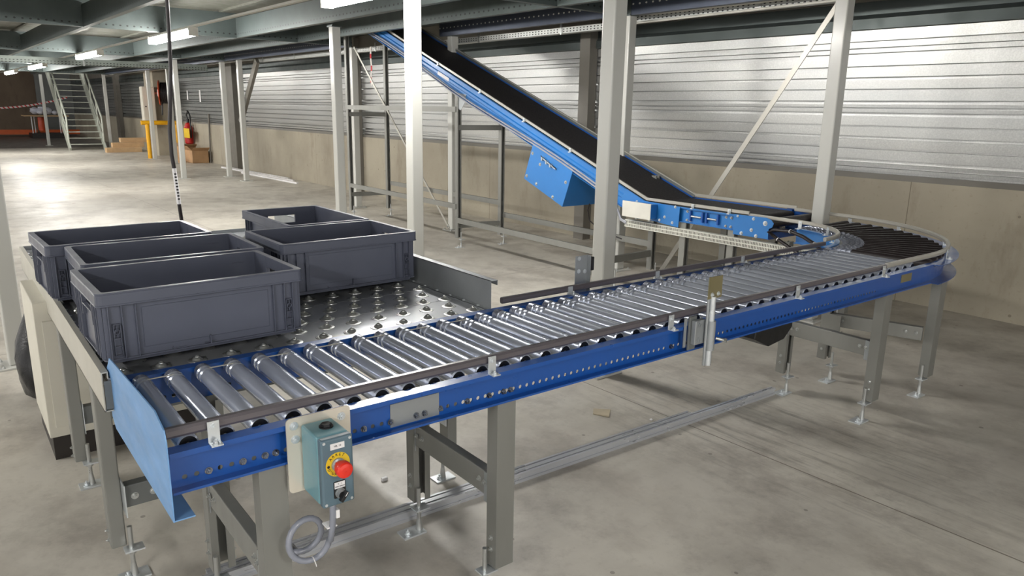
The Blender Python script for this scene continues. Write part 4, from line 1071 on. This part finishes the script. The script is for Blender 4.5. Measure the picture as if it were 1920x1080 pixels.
P5('top_plug', MB().lathe([(0, .017), (.003, .017)], (.336, -.060, ez1), (0, 0, 1), 18).lathe([(.003, .0135), (.009, .013)], (.336, -.060, ez1), (0, 0, 1), 6, smooth=False), 'plastic_dark')
cxb, czb = .331, .690
def on_face(x, z, y=-.1306, rot=0): return Matrix.Translation((x, y, z)) @ Matrix.Rotation(R(90), 4, 'X') @ Matrix.Rotation(rot, 4, 'Z')
dsc = P5('warning_disc', MB().lathe([(0, .030), (.0012, .030)], (cxb, -.130, czb), (0, -1, 0), 36), 'yellow_disc', 'yellow disc reading ARRET D\'URGENCE')
tx = MB()
def arctext(s, r, mid, step, sz, outer=True):
    n = len(s)
    for i, ch in enumerate(s):
        a = mid + (-(i-(n-1)/2)*step if outer else (i-(n-1)/2)*step)
        q = R(a); x, z = cxb+r*math.cos(q), czb+r*math.sin(q)
        text(tx, ch, sz, on_face(x, z, -.1314, q-math.pi/2 if outer else q+math.pi/2))
arctext('ARRET', .0245, 97, 20, .0095); arctext("D'URGENCE", .0245, 270, 17, .0085, False)
P5('lettering', tx, 'ink', root=dsc)
P5('key_symbol', MB().lathe([(0, .0035), (.0004, .0035)], (cxb-.0235, -.1313, czb-.001), (0, -1, 0), 12, caps=False).lathe([(0, .0035), (.0004, .002)], (cxb-.0235, -.1313, czb-.001), (0, -1, 0), 12), 'ink', root=dsc)
bt2 = P5('stop_button', MB().lathe([(0, .0125), (.02, .0125), (.022, .019), (.030, .0200), (.038, .0195), (.042, .017), (.044, .010), (.0445, .001)], (cxb, -.131, czb), (0, -1, 0), 28, caps=False), 'red', 'red mushroom button')
P5('collar', MB().lathe([(0, .0165), (.006, .0165), (.008, .0125), (.019, .0125)], (cxb, -.1305, czb), (0, -1, 0), 24), 'galv', root=bt2)
lb = P5('name_label', MB().box(.314, .349, -.1312, -.130, .729, .744), 'white')
tx = MB(); text(tx, 'MR. 10', .0062, on_face(.3315, .7365, -.1314)); P5('lettering', tx, 'ink', root=lb)
sw_ = P5('rotary_switch', MB().lathe([(0, .0125), (.004, .0125)], (.333, -.131, .617), (0, -1, 0), 22).lathe([(.004, .0105), (.016, .0100)], (.333, -.131, .617), (0, -1, 0), 20), 'galv', 'silver ringed rotary switch')
P5('switch_plate', MB().prism(rr(.318, .348, .604, .647, .003), -.1315, -.130, 'y'), 'plastic_dark', root=sw_)
P5('knob_bar', MB().tr(Matrix.Identity(4)).box(-.0042, .0042, -.012, .0, -.0135, .0135, Matrix.Translation((.333, -.147, .617)) @ Matrix.Rotation(R(38), 4, 'Y')).lathe([(.004, .010), (.017, .0095)], (.333, -.131, .617), (0, -1, 0), 20), 'plastic_dark', root=sw_, bevel=.001)
P5('pointer', MB().box(-.0008, .0008, -.0126, -.0118, .002, .013, Matrix.Translation((.333, -.147, .617)) @ Matrix.Rotation(R(38), 4, 'Y')), 'white', root=sw_)
sl = P5('switch_label', MB().box(.320, .346, -.1322, -.1314, .629, .645), 'white', root=sw_)
tx = MB(); text(tx, 'ARRET MARCHE', .0033, on_face(.333, .634, -.1324)); text(tx, '0     1', .004, on_face(.333, .6405, -.1324)); P5('lettering', tx, 'ink', root=sw_)
P5('cable_gland', MB().lathe([(0, .011), (.012, .011), (.013, .009), (.022, .0085)], (.333, -.085, ez0), (0, 0, -1), 12), 'conduit')
# the coil of hose hanging below
t = thing('coiled_hose', 'grey translucent cable hose coiled below the control box', 'cable', (.30, -.03, .5))
pts = [(.333, -.085, .566), (.333, -.085, .54), (.332, -.080, .50), (.330, -.070, .46)]
for k in range(30):
    q = R(-5-k*360/22*1.0); pts.append((.283+.047*math.cos(q), -.062+.0022*k, .462+.050*math.sin(q)))
pts += [(.272, .004, .408), (.276, .05, .40), (.262, .088, .396)]
part('hose', MB().tube([(p[0], p[1], p[2]) for p in pts], .0078, 10), MT['hose'], t)
part('cable_tie', MB().box(.318, .344, -.082, -.052, .500, .5035), MT['white'], t)
part('cable_tie', MB().tube([(.290, -.072, .404), (.286, -.08, .415), (.284, -.07, .430), (.288, -.05, .42), (.29, -.04, .405)], .0012, 6), MT['white'], t)
fl = part('cable_label', MB().box(.338, .347, -.093, -.078, .528, .549), MT['white'], t, 'white cable flag')

# =================================================================== REFLECTOR POST
rp = thing('reflector_post', 'short steel post with a small square plate clamped to the near rail', 'post', (1.80, 0, .7))
def P6(n, mb, m, l=None, bevel=0.): return part(n, mb, MT[m], rp, l, bevel)
P6('tube', MB().cyl((1.815, -.045, .665), (1.815, -.045, .775), .0165, 18), 'galv')
P6('rod', MB().cyl((1.812, -.045, .608), (1.812, -.045, .865), .0118, 14), 'zinc')
P6('rod', MB().cyl((1.795, -.040, .608), (1.795, -.040, .86), .0052, 10), 'galv')
P6('square_plate', MB().box(1.782, 1.858, -.047, -.044, .858, .938), 'goldplate', 'olive square plate')
for x in (1.803, 1.838): P6('bolt', MB().bolt((x, -.047, .873), (0, -1, 0), .0055, .005), 'zinc')
P6('clamp_plate', MB().box(1.735, 1.775, -.012, -.004, .668, .792), 'galv_dark', None, .002)
P6('clamp_block', MB().box(1.745, 1.800, -.032, -.012, .69, .78), 'galv', None, .003)
for z in (.765, .705): P6('bolt', MB().bolt((1.765, -.032, z), (0, -1, 0), .009, .006), 'galv')
P6('side_angle', MB().box(1.715, 1.728, -.006, -.003, .68, .79), 'galv')
P6('thumb_screw', MB().cyl((1.825, -.062, .712), (1.845, -.085, .706), .006, 10).lathe([(0, .009), (.008, .009)], (1.845, -.085, .706), (.4, -1, -.1), 6, smooth=False), 'bolt')

# photo-cell bracket on the far rail
t = thing('sensor_bracket', 'upright galvanised bracket with a black sensor behind the far rail', 'bracket', (1.84, .66, .7))
part('plate', MB().box(1.80, 1.868, .665, .668, .66, .893).box(1.868, 1.871, .645, .668, .66, .893), MT['galv'], t)
for x, z in ((1.82, .882), (1.82, .826), (1.855, .822)): part('bolt', MB().bolt((x, .665, z), (0, -1, 0), .0065, .005), MT['zinc'], t)
part('sensor', MB().box(1.871, 1.895, .648, .69, .825, .885), MT['plastic_dark'], t, 'black sensor', .003)
part('foot', MB().box(1.80, 1.868, .590, .668, .657, .66), MT['galv'], t)

# =================================================================== THINGS ON THE FLOOR
def section(p, q, label, wd=.042, ht=.04, z=0):
    p = Vector(p); q = Vector(q); d = (q-p).normalized(); n = UP.cross(d)
    prof = [(-wd/2, 0), (wd/2, 0), (wd/2, ht), (wd*.14, ht), (wd*.14, ht*.55), (-wd*.14, ht*.55), (-wd*.14, ht), (-wd/2, ht), (-wd/2, ht*.68), (-wd*.3, ht*.68), (-wd*.3, ht*.3), (-wd/2, ht*.3)]
    mb = MB().sweep(prof, [(p-p+Vector((0, 0, 0)), n, UP), (q-p, n, UP)])
    o = mesh('metal_section', mb, MT['alu']); o.location = p + Vector((0, 0, z)); tag(o, label, 'metal profile', 'metal sections laid on the floor')
section((.18, .5945, 0), (3.17, .5105, 0), 'long slotted metal section on the floor, nearer the viewer of the two', .030, .040)
section((.20, .6275, 0), (2.52, .562, 0), 'shorter slotted metal section on the floor, behind the long one', .030, .038)
cb_ = MB().add([(2.162, .883, .001), (2.209, .93, .001), (2.275, .87, .001), (2.20, .808, .001), (2.162, .883, .005), (2.209, .93, .005), (2.275, .87, .004), (2.20, .808, .009)],
               [(3, 2, 1, 0), (4, 5, 6, 7), (0, 1, 5, 4), (1, 2, 6, 5), (2, 3, 7, 6), (3, 0, 4, 7)])
solo('cardboard_scrap', cb_, MT['scrap'], 'scrap of cardboard on the floor under the middle of the conveyor', 'cardboard', (2.2, .87, 0))
solo('plug', MB().box(.968, .992, .882, .898, 0, .014), MT['white'], 'tiny white plug on the floor between the legs', 'plug', (.98, .89, 0), bevel=.002)
solo('pebble', MB().lathe([(0, .006), (.004, .009), (.009, .004)], (2.35, .66, 0), (0, 0, 1), 8), MT['white'], 'tiny pale pebble on the floor beyond the metal sections', 'pebble', (2.35, .66, 0))

# hanging black cable with a white printed lower sleeve
t = thing('hanging_cable', 'black cable hanging from the ceiling down behind the back left crate', 'cable', (.72, 2.7, .8))
pts = [(.742, 2.7, 2.66), (.742, 2.7, 2.022), (.738, 2.7, 1.864), (.730, 2.7, 1.676), (.712, 2.7, 1.50), (.698, 2.7, 1.36), (.697, 2.7, 1.23), (.703, 2.7, 1.16)]
part('cable', MB().tube(pts, .0105, 10), MT['cable'], t)
part('printed_sleeve', MB().tube([(.703, 2.7, 1.16), (.706, 2.7, 1.09), (.712, 2.7, .965)], .0112, 10), MT['white'], t, 'white sleeve with black print')
mk = MB()
for k in range(9):
    z = 1.13-k*.017; x = .704+(1.13-z)*.05
    mk.box(x-.006, x+.005, 2.6865, 2.689, z-.0045, z+.0035)
part('print_mark', mk, MT['ink'], t)
part('cable', MB().tube([(.712, 2.7, .965), (.716, 2.7, .90), (.72, 2.7, .83), (.735, 2.70, .763)], .0100, 10), MT['cable'], t)
